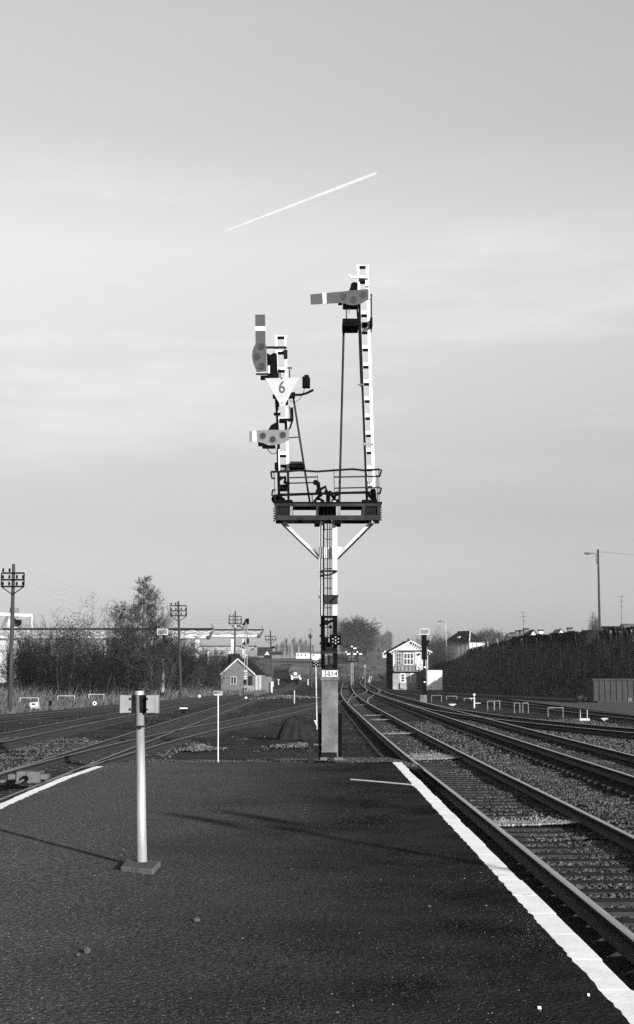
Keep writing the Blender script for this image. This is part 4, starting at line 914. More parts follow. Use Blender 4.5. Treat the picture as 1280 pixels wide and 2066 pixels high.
# ------------------------------------------------------------------ telegraph poles
def telegraph_pole(px0, pyb, px1, pyt, Y, rows, label, wdt=46, spread_py=None, ball=False):
    foot = at(px0, pyb, Y); foot.z = zgf(foot.x, Y) - 0.1; head = at(px1, pyt, Y); k = Y / F
    t = thing('telegraph_pole', label, 'telegraph pole', foot)
    b = MB(); b.tube([foot, foot.lerp(head, .5), head], [0.16 if Y < 100 else 0.15, 0.13, 0.10], 10); b.build('pole', M['wood'], t)
    if rows:
        zs = [head.z - r_ for r_ in rows]; hw = wdt * k / 2; cx = lambda z: foot.x + (head.x - foot.x) * (z - foot.z) / (head.z - foot.z)
        for i_, z in enumerate(zs):
            b = MB(); b.box((cx(z), Y - 0.16, z), (2 * hw, 0.09, 0.10)); b.build('crossarm', M['black'], t)
            for f_ in (-0.86, -0.30, 0.36, 0.90):
                if i_ == 0 and f_ > 0: continue
                b = MB(); x = cx(z) + f_ * hw; b.tube([(x, Y - .16, z + .05), (x, Y - .16, z + .14), (x, Y - .16, z + .30)], [0.02, 0.075, 0.05], 7); b.build('insulator', M['black'], t)
        zb = zs[-1]
        for s_ in (-1, 1):
            if len(zs) > 1:
                b = MB(); b.bar((cx(zs[0]) + s_ * hw, Y - .16, zs[0]), (cx(zb) + s_ * hw, Y - .16, zb), 0.06); b.build('arm_tie', M['black'], t)
            b = MB(); b.bar((cx(zb) + s_ * hw, Y - .16, zb), (cx(zb - hw * .7), Y - .12, zb - hw * .72), 0.06); b.build('arm_brace', M['black'], t)
    return t, foot, head
P1, f1, h1 = telegraph_pole(20.5, 1432, 28, 1138, 90, (0.58, 1.0, 1.42), 'nearest tall telegraph pole with three framed crossarms, beside the shrub bank')
P2, f2, h2 = telegraph_pole(365.5, 1407, 360, 1213, 140, (0.45, 0.95, 1.42), 'dark telegraph pole beside the framed board signal', 33)
P3, f3, h3 = telegraph_pole(472.5, 1392, 475.3, 1233, 200, (0.75, 1.25, 1.72), 'telegraph pole rising from behind the brick hut', 26)
P4, f4, h4 = telegraph_pole(549.5, 1384, 546, 1272, 236, (1.0, 1.55), 'telegraph pole with two crossarms in front of the locomotive', 22)
P5, f5, h5 = telegraph_pole(628, 1377, 626.5, 1278, 262, (0.35, 0.75), 'slim pole with ring finial right of the locomotive', 7)
b = MB(); c = at(627, 1272.5, 262); b.tube([c + V((.28 * math.cos(R(a)), 0, .32 * math.sin(R(a)))) for a in range(-90, 200, 24)], 0.04, 6); b.build('ring_finial', M['black'], P5)
b = MB(); c = at(551, 1306, 236); b.box(c + V((0.1, -.2, 0)), (0.55, .3, .35)); b.build('lamp', M['black'], P4)
# sagging wires from the first pole to the second and on
for dz, dx in ((0.45, -0.5), (0.45, 0.55), (0.9, 0.1), (1.3, -0.6), (1.3, 0.6)):
    b = MB(); pts = []
    for (A, B) in ((h1, h2), (h2, h3)):
        for k in range(9):
            t = k / 9; q = A.lerp(B, t); pts.append(q + V((dx, -.15, -dz - 0.9 * math.sin(math.pi * t) + 0.25)))
    b.tube(pts, 0.003, 3); tag(b.build('telegraph_wire', M['cable'], loc=pts[0]), 'thin sagging telegraph wire strung between the poles', 'wire', 'wires between the telegraph poles')

# ------------------------------------------------------------------ framed-board signals
def board_signal(px, Y, ytop, ybase, bx0, bx1, by0, by1, label, dark, lampside):
    foot = at(px, ybase, Y); foot.z = zgf(foot.x, Y) - 0.05; k = Y / F; t = thing('board_signal', label, 'signal', foot)
    z = lambda py: at(px, py, Y).z
    segs = ((ybase, ybase - (ybase - by1) * .34, 'black' if dark else 'dirtywhite', 0.17), (ybase - (ybase - by1) * .34, ybase - (ybase - by1) * .62, 'iron' if dark else 'dirtywhite', 0.12), (ybase - (ybase - by1) * .62, by1, 'black', 0.14 if not dark else 0.24))
    for a, c, m, wd in segs:
        b = MB(); b.box((foot.x, Y, (z(a) + z(c)) / 2), (wd * 1.6, wd, z(c) - z(a))); b.build('mast_section', M[m], t)
    if dark:
        b = MB(); b.box((foot.x + .18, Y - .02, (z(by1 + 10) + z(ybase - 30)) / 2), (0.10, .1, z(by1 + 10) - z(ybase - 30))); b.build('ladder', M['cranegrey'], t)
    p0, p1 = at(bx0, by0, Y), at(bx1, by1, Y); w_, h_ = p1.x - p0.x, p0.z - p1.z; c = V(((p0.x + p1.x) / 2, Y - .2, (p0.z + p1.z) / 2))
    b = MB(); b.box(c, (w_, .04, h_)); bd = b.build('board', M['faded'], t)
    b = MB(); b.box(c + V((0, -.03, 0)), (w_ - 3.4 * k, .02, h_ - 3 * k)); b.build('board_face', M['armpale'], bd)
    for dy in (14, 20):
        c2 = at(px + lampside * 7, by1 + dy, Y) if dy == 14 else at(px + lampside * 4.5, by1 + dy, Y); b = MB(); b.tube([c2 + V((0, -.25, 0)), c2 + V((0, .05, 0))], 3.0 * k, 12); b.bar(V((foot.x, Y, c2.z)), c2, .08); b.build('signal_lamp', M['black'], t)
    for dy_, m in ((ybase - 68, 'white'), (ybase - 38, 'white')):
        q = at(px + (1 if not dark else 0), dy_, Y); b = MB(); b.box(q + V((0, -.14, 0)), (4 * k, .06, (4.5 if not dark else 2.2) * k)); b.build('number_plate', M[m], t)
    q = at(px, ybase - 12, Y); b = MB(); b.box((foot.x - .1, Y - .1, (foot.z + q.z) / 2), (0.5, .4, q.z - foot.z)); b.build('machine_case', M['iron' if not dark else 'concrete'], t, bevel=.03)
    return t
board_signal(329.5, 138, 1268, 1409, 318, 340, 1268.5, 1281, 'slim white mast signal with framed grey board, beside the shrubs', False, 1)
board_signal(857, 108, 1268, 1414, 846.5, 866.5, 1268.5, 1280.5, 'dark mast signal with framed grey board, before the signal box', True, 1)

# ------------------------------------------------------------------ two-arm signal in front of the hut
YS = 172.0; f0 = at(497, 1400, YS); f0.z = zgf(f0.x, YS); k = YS / F
t = thing('lattice_signal', 'lattice mast signal with two stacked arms in front of the brick hut', 'signal', f0)
for x in (494.2, 499.2):
    b = MB(); b.bar(at(x - .3, 1402, YS), at(x, 1250, YS), .10, .10); b.build('mast_stile', M['dirtywhite'], t)
for q in range(13):
    y = 1262 + q * 10.5; b = MB(); b.bar(at(494, y, YS), at(499.5, y + (6 if q % 2 else -6), YS), .09, .05); b.build('lattice_bar', M['iron' if q % 3 else 'white'], t)
for y0 in (1264, 1303.5):
    b = MB(); b.prism([at(484, y0 + 2, YS - .3) - V((0, 0, .02)), at(489, y0 - 2, YS - .3), at(499, y0 - 3, YS - .3), at(500, y0 + 4, YS - .3), at(492, y0 + 6.5, YS - .3), at(486, y0 + 5, YS - .3)], (0, .06, 0)); sp_ = b.build('spectacle_plate', M['armpale'], t)
    for x, dy in ((485.5, 0), (490.3, 3)):
        b = MB(); c = at(x, y0 + dy, YS - .32); b.tube([c, c + V((0, -.04, 0))], 1.5 * k, 10); b.build('lens', M['black'], sp_)
    b = MB(); c = at(500.5, y0 - 10, YS); b.box(c, (4.5 * k, .4, 11 * k)); b.build('lamp_case', M['iron'], t)
    b = MB(); b.prism([at(488, y0 - 3, YS - .1), at(492, y0 - 8, YS - .1), at(495, y0 - 12, YS - .1), at(496, y0 - 2, YS - .1)], (0, .2, 0)); b.build('lamp_hood', M['black'], t)
b = MB(); a_, c_ = at(469, 1264, YS - .3), at(485, 1261.5, YS - .3); b.box((a_ + c_) / 2, (c_.x - a_.x, .04, 4.6 * k)); ar = b.build('arm_blade', M['arm'], t)
b = MB(); c = at(475.5, 1263, YS - .34); b.box(c, (2.6 * k, .03, 4.8 * k)); b.build('white_band', M['whiteclean'], ar)
b = MB(); b.box(at(499, 1252, YS), (7 * k, .4, 8 * k)); b.build('head_case', M['iron'], t)
for y0, m in ((1365, 'whiteclean'), (1369, 'whiteclean'), (1354, 'white')):
    b = MB(); b.box(at(495.5, y0, YS - .25), (6 * k, .08, 2.6 * k)); b.build('number_plate', M['faded'], t)
b = MB(); b.box(at(494.5, 1376, YS - .2), (6 * k, .3, 9 * k)); b.build('machine_case', M['iron'], t)

# ------------------------------------------------------------------ buildings by the line
def house(name, label, cat, loc, rz, w_, d_, he, hr, mw, mr, ridge='y', over=0.25, thick=0.14, base=-0.5):
    """gable house, front wall on local y=0 facing -y; ridge along y (gable to the front) or x"""
    t = thing(name, label, cat, loc, rz, local=True)
    b = MB()
    if ridge == 'y': b.prism([(-w_/2, 0, base), (w_/2, 0, base), (w_/2, 0, he), (0, 0, hr), (-w_/2, 0, he)], (0, d_, 0))
    else: b.prism([(-w_/2, 0, base), (-w_/2, d_, base), (-w_/2, d_, he), (-w_/2, d_/2, hr), (-w_/2, 0, he)], (w_, 0, 0))
    b.build('wall', M[mw], t)
    s = (hr - he) / (w_/2 if ridge == 'y' else d_/2)
    for sg in (-1, 1):
        b = MB()
        if ridge == 'y':
            e = w_/2 + over; b.prism([(0, -over, hr + .03), (sg*e, -over, he - s*over + .03), (sg*e, -over, he - s*over + .03 + thick), (0, -over, hr + .03 + thick)], (0, d_ + 2*over, 0))
        else:
            e = d_/2 + over; b.prism([(-w_/2 - over, d_/2, hr + .03), (-w_/2 - over, d_/2 + sg*e, he - s*over + .03), (-w_/2 - over, d_/2 + sg*e, he - s*over + .03 + thick), (-w_/2 - over, d_/2, hr + .03 + thick)], (w_ + 2*over, 0, 0))
        b.build('roof', M[mr], t)
    return t
def window(t, x0, x1, z0, z1, y=-0.03, nx=2, nz=2, fm='whiteclean', fw=0.06, side=None):
    b = MB(); b.span(x0, x1, y - .03, y + .02, z0, z1); wi = b.build('window', M['glass'], t)
    for xx in np.linspace(x0, x1, nx + 1):
        b = MB(); b.span(xx - fw/2, xx + fw/2, y - .06, y - .03, z0, z1); b.build('frame', M[fm], wi)
    for zz in np.linspace(z0, z1, nz + 1):
        b = MB(); b.span(x0 - fw/2, x1 + fw/2, y - .064, y - .032, zz - fw/2, zz + fw/2); b.build('frame', M[fm], wi)
    return wi
# brick hut
YH = 182.0; KH = YH / F; c0 = at(480.3, 1396, YH); c0.z = zgf(c0.x, YH)
hx = lambda px: (px - 480.3) * KH
hz = lambda py: at(480, py, YH).z - c0.z
hut = house('brick_hut', 'small brick hut with white gable boards beside the yard track', 'hut', c0, R(-9), 69.5 * KH, 6.5, hz(1361), hz(1331), 'brick', 'roof', over=0.10)
for sg in (-1, 1):
    b = MB(); b.bar((sg * 36 * KH, -.20, hz(1361.5)), (0, -.20, hz(1329.5)), .10, .17); b.build('barge_board', M['faded'], hut)
window(hut, hx(466), hx(477), hz(1380), hz(1365.5), nx=2, nz=1, fw=0.07, fm='faded')
b = MB(); b.box((3.0 * 0 + 69.5 * KH / 2 + .04, 3.2, hz(1378)), (.06, 6.2, hz(1362) - hz(1394))); bw_ = b.build('boarded_side', M['dirtywhite'], hut)
for q in range(9):
    b = MB(); b.box((69.5 * KH / 2 + .08, .35 + q * .7, hz(1378)), (.05, .55, hz(1363) - hz(1393))); b.build('board', M['faded' if q in (0, 1, 3, 4) else 'dirtywhite' if q < 6 else 'midtimber'], hut)
b = MB(); b.box((hx(463), 3.2, hz(1337)), (.95, .9, hz(1318) - hz(1356))); ch = b.build('chimney', M['timber'], hut); b = MB(); b.box((hx(463), 3.2, hz(1321)), (1.1, 1.05, .3)); b.build('chimney_cap', M['timber'], ch)
b = MB(); b.box((hx(452), 4.6, hz(1340)), (.8, .8, hz(1320) - hz(1360))); ch = b.build('chimney', M['timber'], hut); b = MB(); b.box((hx(452), 4.6, hz(1321)), (.95, .95, .3)); b.build('chimney_cap', M['timber'], ch)
b = MB(); b.box((hx(510), -.9, hz(1392)), (.9, .12, 1.1)); b.build('step_guard', M['dirtywhite'], hut)
b = MB(); b.box((hx(504), -.06, hz(1380)), (.75, .08, 2.0)); b.build('door', M['timber'], hut)
# grey plank fence behind the hut
p0 = at(532, 1398, 188); p0.z = zgf(p0.x, 188); fe = thing('plank_fence', 'short grey plank fence running on from the brick hut', 'fence', p0)
for q in range(9):
    x = p0.x + 0.06 + q * .115; b = MB(); b.box((x, 188 + q * .05, p0.z + 1.05), (.10, .05, 2.1 + random.uniform(-.1, .1))); b.build('plank', M['midtimber'], fe)
b = MB(); b.box((p0.x + 1.1, 187.7, p0.z + .75), (.14, .14, 1.5)); b.build('fence_post', M['white'], fe)

# signal box
YX = 196.0; KX = YX / F; xm = 829.0; c0 = at(xm, 1388, YX); c0.z = zgf(c0.x, YX) - .05
bx_ = lambda px: (px - xm) * KX
bz = lambda py: at(xm, py, YX).z - c0.z
W = 70.5 * KX; he, hr = bz(1315), bz(1294)
box = house('signal_box', 'two storey timber signal box with white gable and fretted boards', 'signal box', c0, R(2.5), W, 9.0, he, hr, 'render', 'roof', over=0.45)
b = MB(); b.span(-W/2 - .04, W/2 - bx_(853) * 0 - .001, -.04, -.005, -.2, bz(1353)); b.build('ground_floor', M['grimy'], box)
b = MB(); b.span(-W/2 - .05, -W/2 + 0.01, -.02, 9.02, -.3, he - .05); b.build('weatherboard_side', M['timber'], box)
for k_, z in enumerate(np.arange(0.2, he, .22)):
    b = MB(); b.span(-W/2 - .09, -W/2 - .04, 0, 9, z, z + .19); b.build('weatherboard', M['timber'], box)
# fretted barge boards with pendants
for sg in (-1, 1):
    b = MB(); b.bar((sg * (W/2 + .55), -.50, he - .12), (0, -.50, hr + .06), .06, .18); bb = b.build('barge_board', M['faded'], box)
    for q in range(9):
        f_ = (q + .6) / 9.4; x = sg * (W/2 + .35) * (1 - f_); z = he - .2 + (hr - he + .12) * f_; b = MB(); b.box((x, -.505, z - .14), (.10, .045, .24)); b.build('fret_tooth', M['faded'], bb)
b = MB(); b.span(-W/2 - .1, W/2 + .1, -.14, -.05, bz(1314.6), bz(1312)); b.build('fascia', M['timber'], box)
b = MB(); b.span(bx_(796), bx_(841), -.035, -.01, bz(1343), bz(1315)); b.build('window_bay', M['midtimber'], box)
for x0, x1 in ((796, 798), (837.5, 839.5), (850, 853), (861, 864)):
    b = MB(); b.span(bx_(x0), bx_(x1), -.08, -.037, bz(1353 if x0 > 845 else 1342), bz(1315)); b.build('corner_board', M['faded'], box)
window(box, bx_(800.5), bx_(809.5), bz(1341), bz(1318.5), -.06, 2, 3, 'faded', .06)
window(box, bx_(815.5), bx_(834.5), bz(1340.5), bz(1318), -.06, 3, 2, 'whiteclean', .08)
b = MB(); b.span(bx_(794), bx_(853), -.9, -.02, bz(1355), bz(1353)); b.build('balcony', M['midtimber'], box)
for z in (1341.5, 1348):
    b = MB(); b.bar((bx_(794), -.88, bz(z)), (bx_(853), -.88, bz(z)), .05); b.build('balcony_rail', M['iron'], box)
for x in np.linspace(794.5, 852.5, 9):
    b = MB(); b.bar((bx_(x), -.88, bz(1354)), (bx_(x), -.88, bz(1341)), .05); b.build('baluster', M['iron'], box)
for x0, x1 in ((797, 811), (813, 841)):
    b = MB(); b.span(bx_(x0), bx_(x1), -.05, -.042, bz(1353), bz(1343.3)); b.build('lower_panel', M['dirtywhite'], box)
for x0, x1 in ((807, 818.5), (828, 839.5)):
    b = MB(); b.span(bx_(x0), bx_(x1), -.09, -.045, bz(1377), bz(1358)); b.build('window_surround', M['render'], box)
    window(box, bx_(x0 + 2.6), bx_(x1 - 2), bz(1375.5), bz(1360), -.10, 1, 3, 'whiteclean', .06)
    b = MB(); b.span(bx_(x0 + .5), bx_(x1 - 2), -.4, -.1, bz(1389), bz(1378)); b.build('lean_to_bin', M['grimy'], box)
b = MB(); b.span(bx_(844), bx_(853.5), -1.1, -.05, -.3, bz(1351)); b.build('porch', M['concrete'], box)
b = MB(); b.tube([(bx_(846), -.05, bz(1320)), (bx_(846), -.3, bz(1320))], .16, 10); b.build('wall_lamp', M['black'], box)
b = MB(); b.span(bx_(828.5), bx_(831), 3, 3.5, hr - .1, hr + .45); b.build('roof_vent', M['roof'], box)
# flat-roofed outbuilding beside it
p0, p1 = at(861, 1385, 192), at(893, 1385, 192); z0 = zgf(p0.x, 192); zt = at(877, 1351.5, 192).z
ob = thing('outbuilding', 'flat roofed pale rendered outbuilding against the signal box', 'building', ((p0.x + p1.x) / 2, 192, z0))
b = MB(); b.span(p0.x, p1.x, 192, 196, z0 - .4, zt); b.build('wall', M['render'], ob); b = MB(); b.span(p0.x - .12, p1.x + .1, 191.85, 196.1, zt, zt + .12); b.build('roof', M['roof'], ob)

# ------------------------------------------------------------------ gantry cranes
def crane(label, Y, px0, px1, ytop, ygird, ybot, legs, horn=True, tower=None, rz=0):
    k = Y / F; a, c = at(px0, ygird, Y), at(px1, ygird, Y); root = V((at(legs[0][0], ygird, Y).x, Y, zgf(a.x, Y))); t = thing('gantry_crane', label, 'crane', root)
    zt, zg_, zb = at(640, ytop, Y).z, at(640, ygird, Y).z, at(640, ybot, Y).z
    b = MB(); b.span(a.x, c.x - 8 * k, Y - .5, Y + .5, zb, zb + (zg_ - zb) * .55); b.build('girder', M['cranewhite'], t)
    b = MB(); b.span(a.x, c.x - 6 * k, Y - .82, Y - .72, zb - .05, zb + .18); b.build('girder_flange', M['cranegrey'], t)
    b = MB(); b.span(a.x, c.x, Y - 2.2, Y - 1.9, zt - .30, zt); b.build('truss_chord', M['iron'], t)
    n = max(6, int((c.x - a.x) / 1.6))
    for q in range(n):
        x0, x1 = a.x + (c.x - a.x) * q / n, a.x + (c.x - a.x) * (q + 1) / n; b = MB(); b.bar((x0, Y - 2, zt - .3 if q % 2 else zg_ - .3), (x1, Y - 2, zg_ - .3 if q % 2 else zt - .3), .13, .10); b.build('truss_bar', M['cranewhite'], t)
    if horn:
        b = MB(); b.bar((c.x, Y - 2, zt), (c.x - 3.5 * k, Y - 2, zt + 7 * k), .35, .3); b.bar((c.x + .1, Y - 2, zt), (c.x - 8 * k, Y - 1.2, zb + .1), .3, .3); b.build('end_horn', M['cranegrey'], t)
    for (x, wl, yb) in legs:
        p = at(x, ybot, Y); zb0 = zgf(p.x, Y) - .2
        b = MB(); b.prism([(p.x - wl * k / 2, Y - .5, zb), (p.x + wl * k / 2, Y - .5, zb), (p.x + wl * k * .62, Y - .5, zb0), (p.x - wl * k * .62, Y - .5, zb0)], (0, 1, 0)); b.build('leg', M['cranewhite'], t)
    return t, zt
c1, zt1 = crane('long white gantry crane behind the shrubs at the works yard', 225, -130, 432, 1268, 1277, 1290, ((6, 15, 1375), (31, 10, 1375), (213, 5, 1375), (-110, 12, 1375)))
k = 225 / F; b = MB()
b.prism([at(14, 1268, 223), at(20, 1240, 223), at(32, 1240, 223), at(38, 1268, 223)], (0, 1.2, 0)); b.build('trolley_tower', M['cranewhite'], c1)
for x0, y0, x1, y1 in ((26, 1243, 46, 1268), (16, 1243, 2, 1270), (24, 1243, 40, 1262)):
    b = MB(); b.bar(at(x0, y0, 222.7), at(x1, y1, 222.7), .35); b.build('trolley_strut', M['cranegrey'], c1)
b = MB(); b.bar(at(-40, 1237, 223), at(67, 1242, 223), .45, .5); b.build('boom', M['cranewhite'], c1)
b = MB(); b.bar(at(65, 1241, 223), at(65, 1268, 223), .25); b.build('boom_post', M['cranewhite'], c1)
b = MB(); b.box(at(38, 1255, 222), (.8, .6, .7)); b.build('floodlight', M['black'], c1)
b = MB(); c = at(29, 1234, 224); b.tube([c + V((0, 0, -.6)), c + V((0, 0, .6))], .7, 10); b.build('motor_drum', M['cranegrey'], c1)
b = MB(); b.span(at(-60, 1330, 230).x, at(62, 1330, 230).x, 231, 232, zgf(-50, 230), at(0, 1318, 231).z)
tag(b.build('works_shed', M['timber'], loc=(at(0, 1330, 231).x, 231, zgf(-50, 231))), 'dark low works shed behind the legs of the long crane', 'building')
crane('white gantry crane whose end horn shows right of the lattice signal', 300, 318, 532, 1270, 1274, 1287, ((399, 8, 1330), (493, 6, 1330), (470, 6, 1330)))
crane('smaller distant gantry crane behind the brick hut roof', 430, 400, 518, 1303, 1307, 1312, ((465, 6, 1345), (420, 5, 1345)))

# ------------------------------------------------------------------ locomotive
YL = 330.0; px_ = 596.5; c0 = at(px_, 1377, YL); zr = float(zrail(c0.x, YL)); c0.z = zr
lo = thing('diesel_locomotive', 'dark diesel locomotive with bright painted nose approaching on the curve', 'locomotive', c0, R(14), local=True)
hw = 1.5; Ln = 17.0
def shell(y0, y1, prof0, prof1, m, nm):
    b = MB(); n = len(prof0); b.v = [V((x, y0, z)) for x, z in prof0] + [V((x, y1, z)) for x, z in prof1]; b.f = [list(range(n))[::-1], list(range(n, 2*n))] + [[i, (i+1) % n, n + (i+1) % n, n + i] for i in range(n)]
    return b.build(nm, M[m], lo)
bodyp = [(-hw, 1.05), (hw, 1.05), (hw, 3.1), (1.25, 3.75), (.7, 4.1), (-.7, 4.1), (-1.25, 3.75), (-hw, 3.1)]
cabp = [(-1.42, 1.05), (1.42, 1.05), (1.42, 2.95), (1.2, 3.6), (.7, 4.0), (-.7, 4.0), (-1.2, 3.6), (-1.42, 2.95)]
nosep = [(-1.2, 1.05), (1.2, 1.05), (1.25, 1.9), (1.0, 2.35), (.6, 2.6), (-.6, 2.6), (-1.0, 2.35), (-1.25, 1.9)]
shell(1.8, Ln, bodyp, bodyp, 'loco', 'body'); shell(.75, 1.8, [(x * .97, min(z, 3.9)) for x, z in cabp], bodyp, 'loco', 'cab'); shell(0, .75, nosep, [(x * 1.02, z * (1.08 if z > 2 else 1)) for x, z in nosep], 'loco', 'nose')
for sg in (-1, 1):
    b = MB(); b.box((sg * .55, .70, 3.08), (.85, .12, .62), Matrix.Rotation(R(-14), 3, 'X')); b.build('windscreen', M['glass'], lo)
    b = MB(); b.tube([(sg * .95, -.75, 1.05), (sg * .95, .05, 1.05)], .12, 10); b.tube([(sg * .95, -.8, 1.05), (sg * .95, -.72, 1.05)], .26, 14); b.build('buffer', M['galv'], lo)
    b = MB(); b.tube([(sg * .85, -.06, 1.55), (sg * .85, .05, 1.55)], .15, 12); b.build('headlamp', M['whiteclean'], lo)
    for y in (2.4, 5.5, 8.5, 11.5):
        b = MB(); b.box((sg * 1.5, y + .5, 2.75), (.06, 1.1, .6)); b.build('side_window', M['glass'], lo)
    b = MB(); b.box((sg * 1.51, 9, 1.9), (.05, 14, .18)); b.build('side_stripe', M['arm'], lo)
b = MB(); b.tube([(0, -.05, 2.1), (0, .05, 2.1)], .2, 12); b.build('headlamp', M['whiteclean'], lo)
b = MB(); b.prism([(-1.15, -.03, 1.95), (-.5, -.03, 1.45), (.5, -.03, 1.45), (1.15, -.03, 1.95), (1.1, -.03, 1.55), (.45, -.03, 1.12), (-.45, -.03, 1.12), (-1.1, -.03, 1.55)], (0, .025, 0)); b.build('nose_stripe', M['locopale'], lo)
b = MB(); b.prism([(-.42, -.03, 1.75), (.42, -.03, 1.75), (.36, -.03, 2.5), (-.36, -.03, 2.5)], (0, .025, 0)); b.build('nose_panel', M['locopale'], lo)
b = MB(); b.box((0, -.05, 1.0), (2.6, .25, .35)); b.build('buffer_beam', M['loco'], lo)
for y in (3.2, 12.8):
    b = MB(); b.box((0, y, .62), (2.3, 4.0, .6)); bg_ = b.build('bogie', M['black'], lo)
    for dy in (-1.5, 0, 1.5):
        for sg in (-1, 1):
            b = MB(); b.tube([(sg * .80, y + dy, .5), (sg * .70, y + dy, .5)], .5, 16); b.build('wheel', M['black'], bg_)
b = MB(); b.box((0, 8, .7), (2.4, 4.5, .8)); b.build('fuel_tank', M['black'], lo)
for y in (6, 9.5, 12.5):
    b = MB(); b.tube([(0, y, 4.05), (0, y, 4.3)], .6, 14); b.build('roof_fan', M['iron'], lo)

# ------------------------------------------------------------------ low white pipe frames guarding the point rods
def pipe_frame(px0, px1, pyt, pyb, z, label, grp, legs=(1, 1), m='dingy'):
    p = gnd((px0 + px1) / 2, pyb, z); Y = p.y; zz = zgf(p.x, Y); t = thing('pipe_frame', label, 'guard frame', (p.x, Y, zz), group=grp); zt = at(px0, pyt, Y).z; r_ = max(0.02, (.5 if m == 'dingy' else .62) * Y / F)
    a, c = at(px0, pyt, Y), at(px1, pyt, Y)
    b = MB(); b.tube([a, c], r_, 8); b.build('top_rail', M[m], t)
    for q, on in zip((a, c), legs):
        if on: b = MB(); b.tube([(q.x, Y, zz - .1), (q.x, Y, zt + r_)], r_, 8); b.build('leg', M[m], t)
GR, GL = 'low white pipe frames right of the main line', 'low white pipe frames along the left bank'
for a in ((871, 891, 1403, 1415), (901, 922, 1404.5, 1414), (937, 951, 1409, 1418), (984, 998, 1415, 1431), (997, 1008.5, 1414.5, 1430), (1038, 1049, 1418.5, 1438), (1055, 1066, 1418.5, 1438), (1106, 1136, 1428, 1446)):
    pipe_frame(*a, -0.33, 'low white pipe guard frame among the rods right of the main line', GR)
for a in ((41, 78, 1408, 1420), (117, 151, 1404, 1415), (180, 210, 1401, 1413), (230, 257, 1397, 1404), (300, 316, 1393, 1401)):
    pipe_frame(*a, -0.5, 'low white pipe guard frame in the grass along the left bank', GL, m='faded')
# pair of stakes on a white slab
p = gnd(1178, 1454, -.33); t = thing('stake_pair', 'white slab with two upright white stakes beside the rails', 'marker', (p.x, p.y, zgf(p.x, p.y))); Y = p.y; k = Y / F
b = MB(); b.box((p.x, Y, zgf(p.x, Y) + .06), (20 * k, .5, .10)); b.build('slab', M['faded'], t, bevel=.01)
for x in (1171, 1185): b = MB(); q = at(x, 1432, Y); b.tube([(q.x, Y, zgf(p.x, Y)), q], .018, 8); b.build('stake', M['faded'], t)
for px0, px1, py, lb in ((1213, 1226, 1454, 'small white slab lying by itself beyond the paired stakes'), (906, 920, 1423, 'white plank lying near the pipe frames and marker post')):
    a, c = gnd(px0, py, -.33), gnd(px1, py, -.33); b = MB(); z_ = zgf(a.x, a.y); b.box(((a.x + c.x) / 2, a.y, z_ + .09), (c.x - a.x, .4, .06)); b.box(((a.x + c.x) / 2, a.y, z_ + .03), ((c.x - a.x) * .5, .3, .1))
    tag(b.build('white_slab', M['faded'], loc=(a.x, a.y, z_)), lb, 'slab')
# white marker post with disc
p = gnd(957.5, 1428, -.33); Y = p.y; k = Y / F; z_ = zgf(p.x, Y); t = thing('marker_post', 'white marker post with small round head among the pipe frames', 'marker', (p.x, Y, z_))
b = MB(); b.box((p.x, Y, (z_ + at(957, 1407, Y).z) / 2), (2.6 * k, .1, at(957, 1407, Y).z - z_)); b.build('post', M['faded'], t)
b = MB(); c = at(957.2, 1401.5, Y); b.tube([c + V((0, -.06, 0)), c + V((0, 0, 0))], 2.6 * k, 12); b.bar(c, c - V((0, 0, .2)), .04); b.build('round_head', M['faded'], t)
b = MB(); b.bar(at(948, 1409, Y), at(958, 1409, Y), .05); b.bar(at(958, 1419, Y), at(970, 1418.5, Y), .05); b.build('arm', M['faded'], t)
# container, shelf and pile under the bank
YC = 103.0; p0 = at(1197, 1418, YC); z_ = zgf(p0.x, YC); zt = at(1240, 1370.5, YC).z; x1 = at(1330, 1400, YC).x
t = thing('steel_container', 'dark ribbed steel container standing at the foot of the bank', 'container', ((p0.x + x1) / 2, YC, z_))
b = MB(); b.span(p0.x, x1, YC, YC + 2.4, z_ + .1, zt); b.build('body', M['container'], t)
for q in range(12):
    x = p0.x + .1 + q * (x1 - p0.x - .2) / 11; b = MB(); b.span(x - .05, x + .05, YC - .07, YC - .002, z_ + .08, zt + .03); b.build('rib', M['container'], t)
for z0, z1 in ((z_ + .05, z_ + .16), (zt - .06, zt + .04)): b = MB(); b.span(p0.x - .03, x1, YC - .09, YC - .001, z0, z1); b.build('side_rail', M['container'], t)
b = MB(); b.span(at(1267, 1400, YC).x, at(1274, 1400, YC).x, YC - .1, YC - .07, at(1267, 1415, YC).z, at(1267, 1408, YC).z); b.build('vent_plate', M['concrete'], t)
p = at(1180, 1413, YC + 4); z_ = zgf(p.x, YC + 4); k = YC / F
t = thing('plank_shelf', 'plank shelf on a post beside the dark container', 'shelf', (p.x, YC + 4, z_))
b = MB(); b.bar(at(1166, 1389, YC + 4), at(1194, 1391, YC + 4), .5, .06); b.build('plank', M['concrete'], t); b = MB(); q = at(1195.5, 1390, YC + 4); b.bar((q.x, q.y, z_), q, .10); b.build('post', M['midtimber'], t)
b = MB(); b.bar(at(1196, 1382, YC + 4), at(1198, 1371, YC + 4), .16, .1); b.bar(at(1200, 1382, YC + 4), at(1200.5, 1371, YC + 4), .1, .1); b.bar(at(1194, 1390, YC + 4), at(1198, 1382, YC + 4), .1, .1); b.build('upright', M['dirtywhite'], t)
r = random.Random(5)
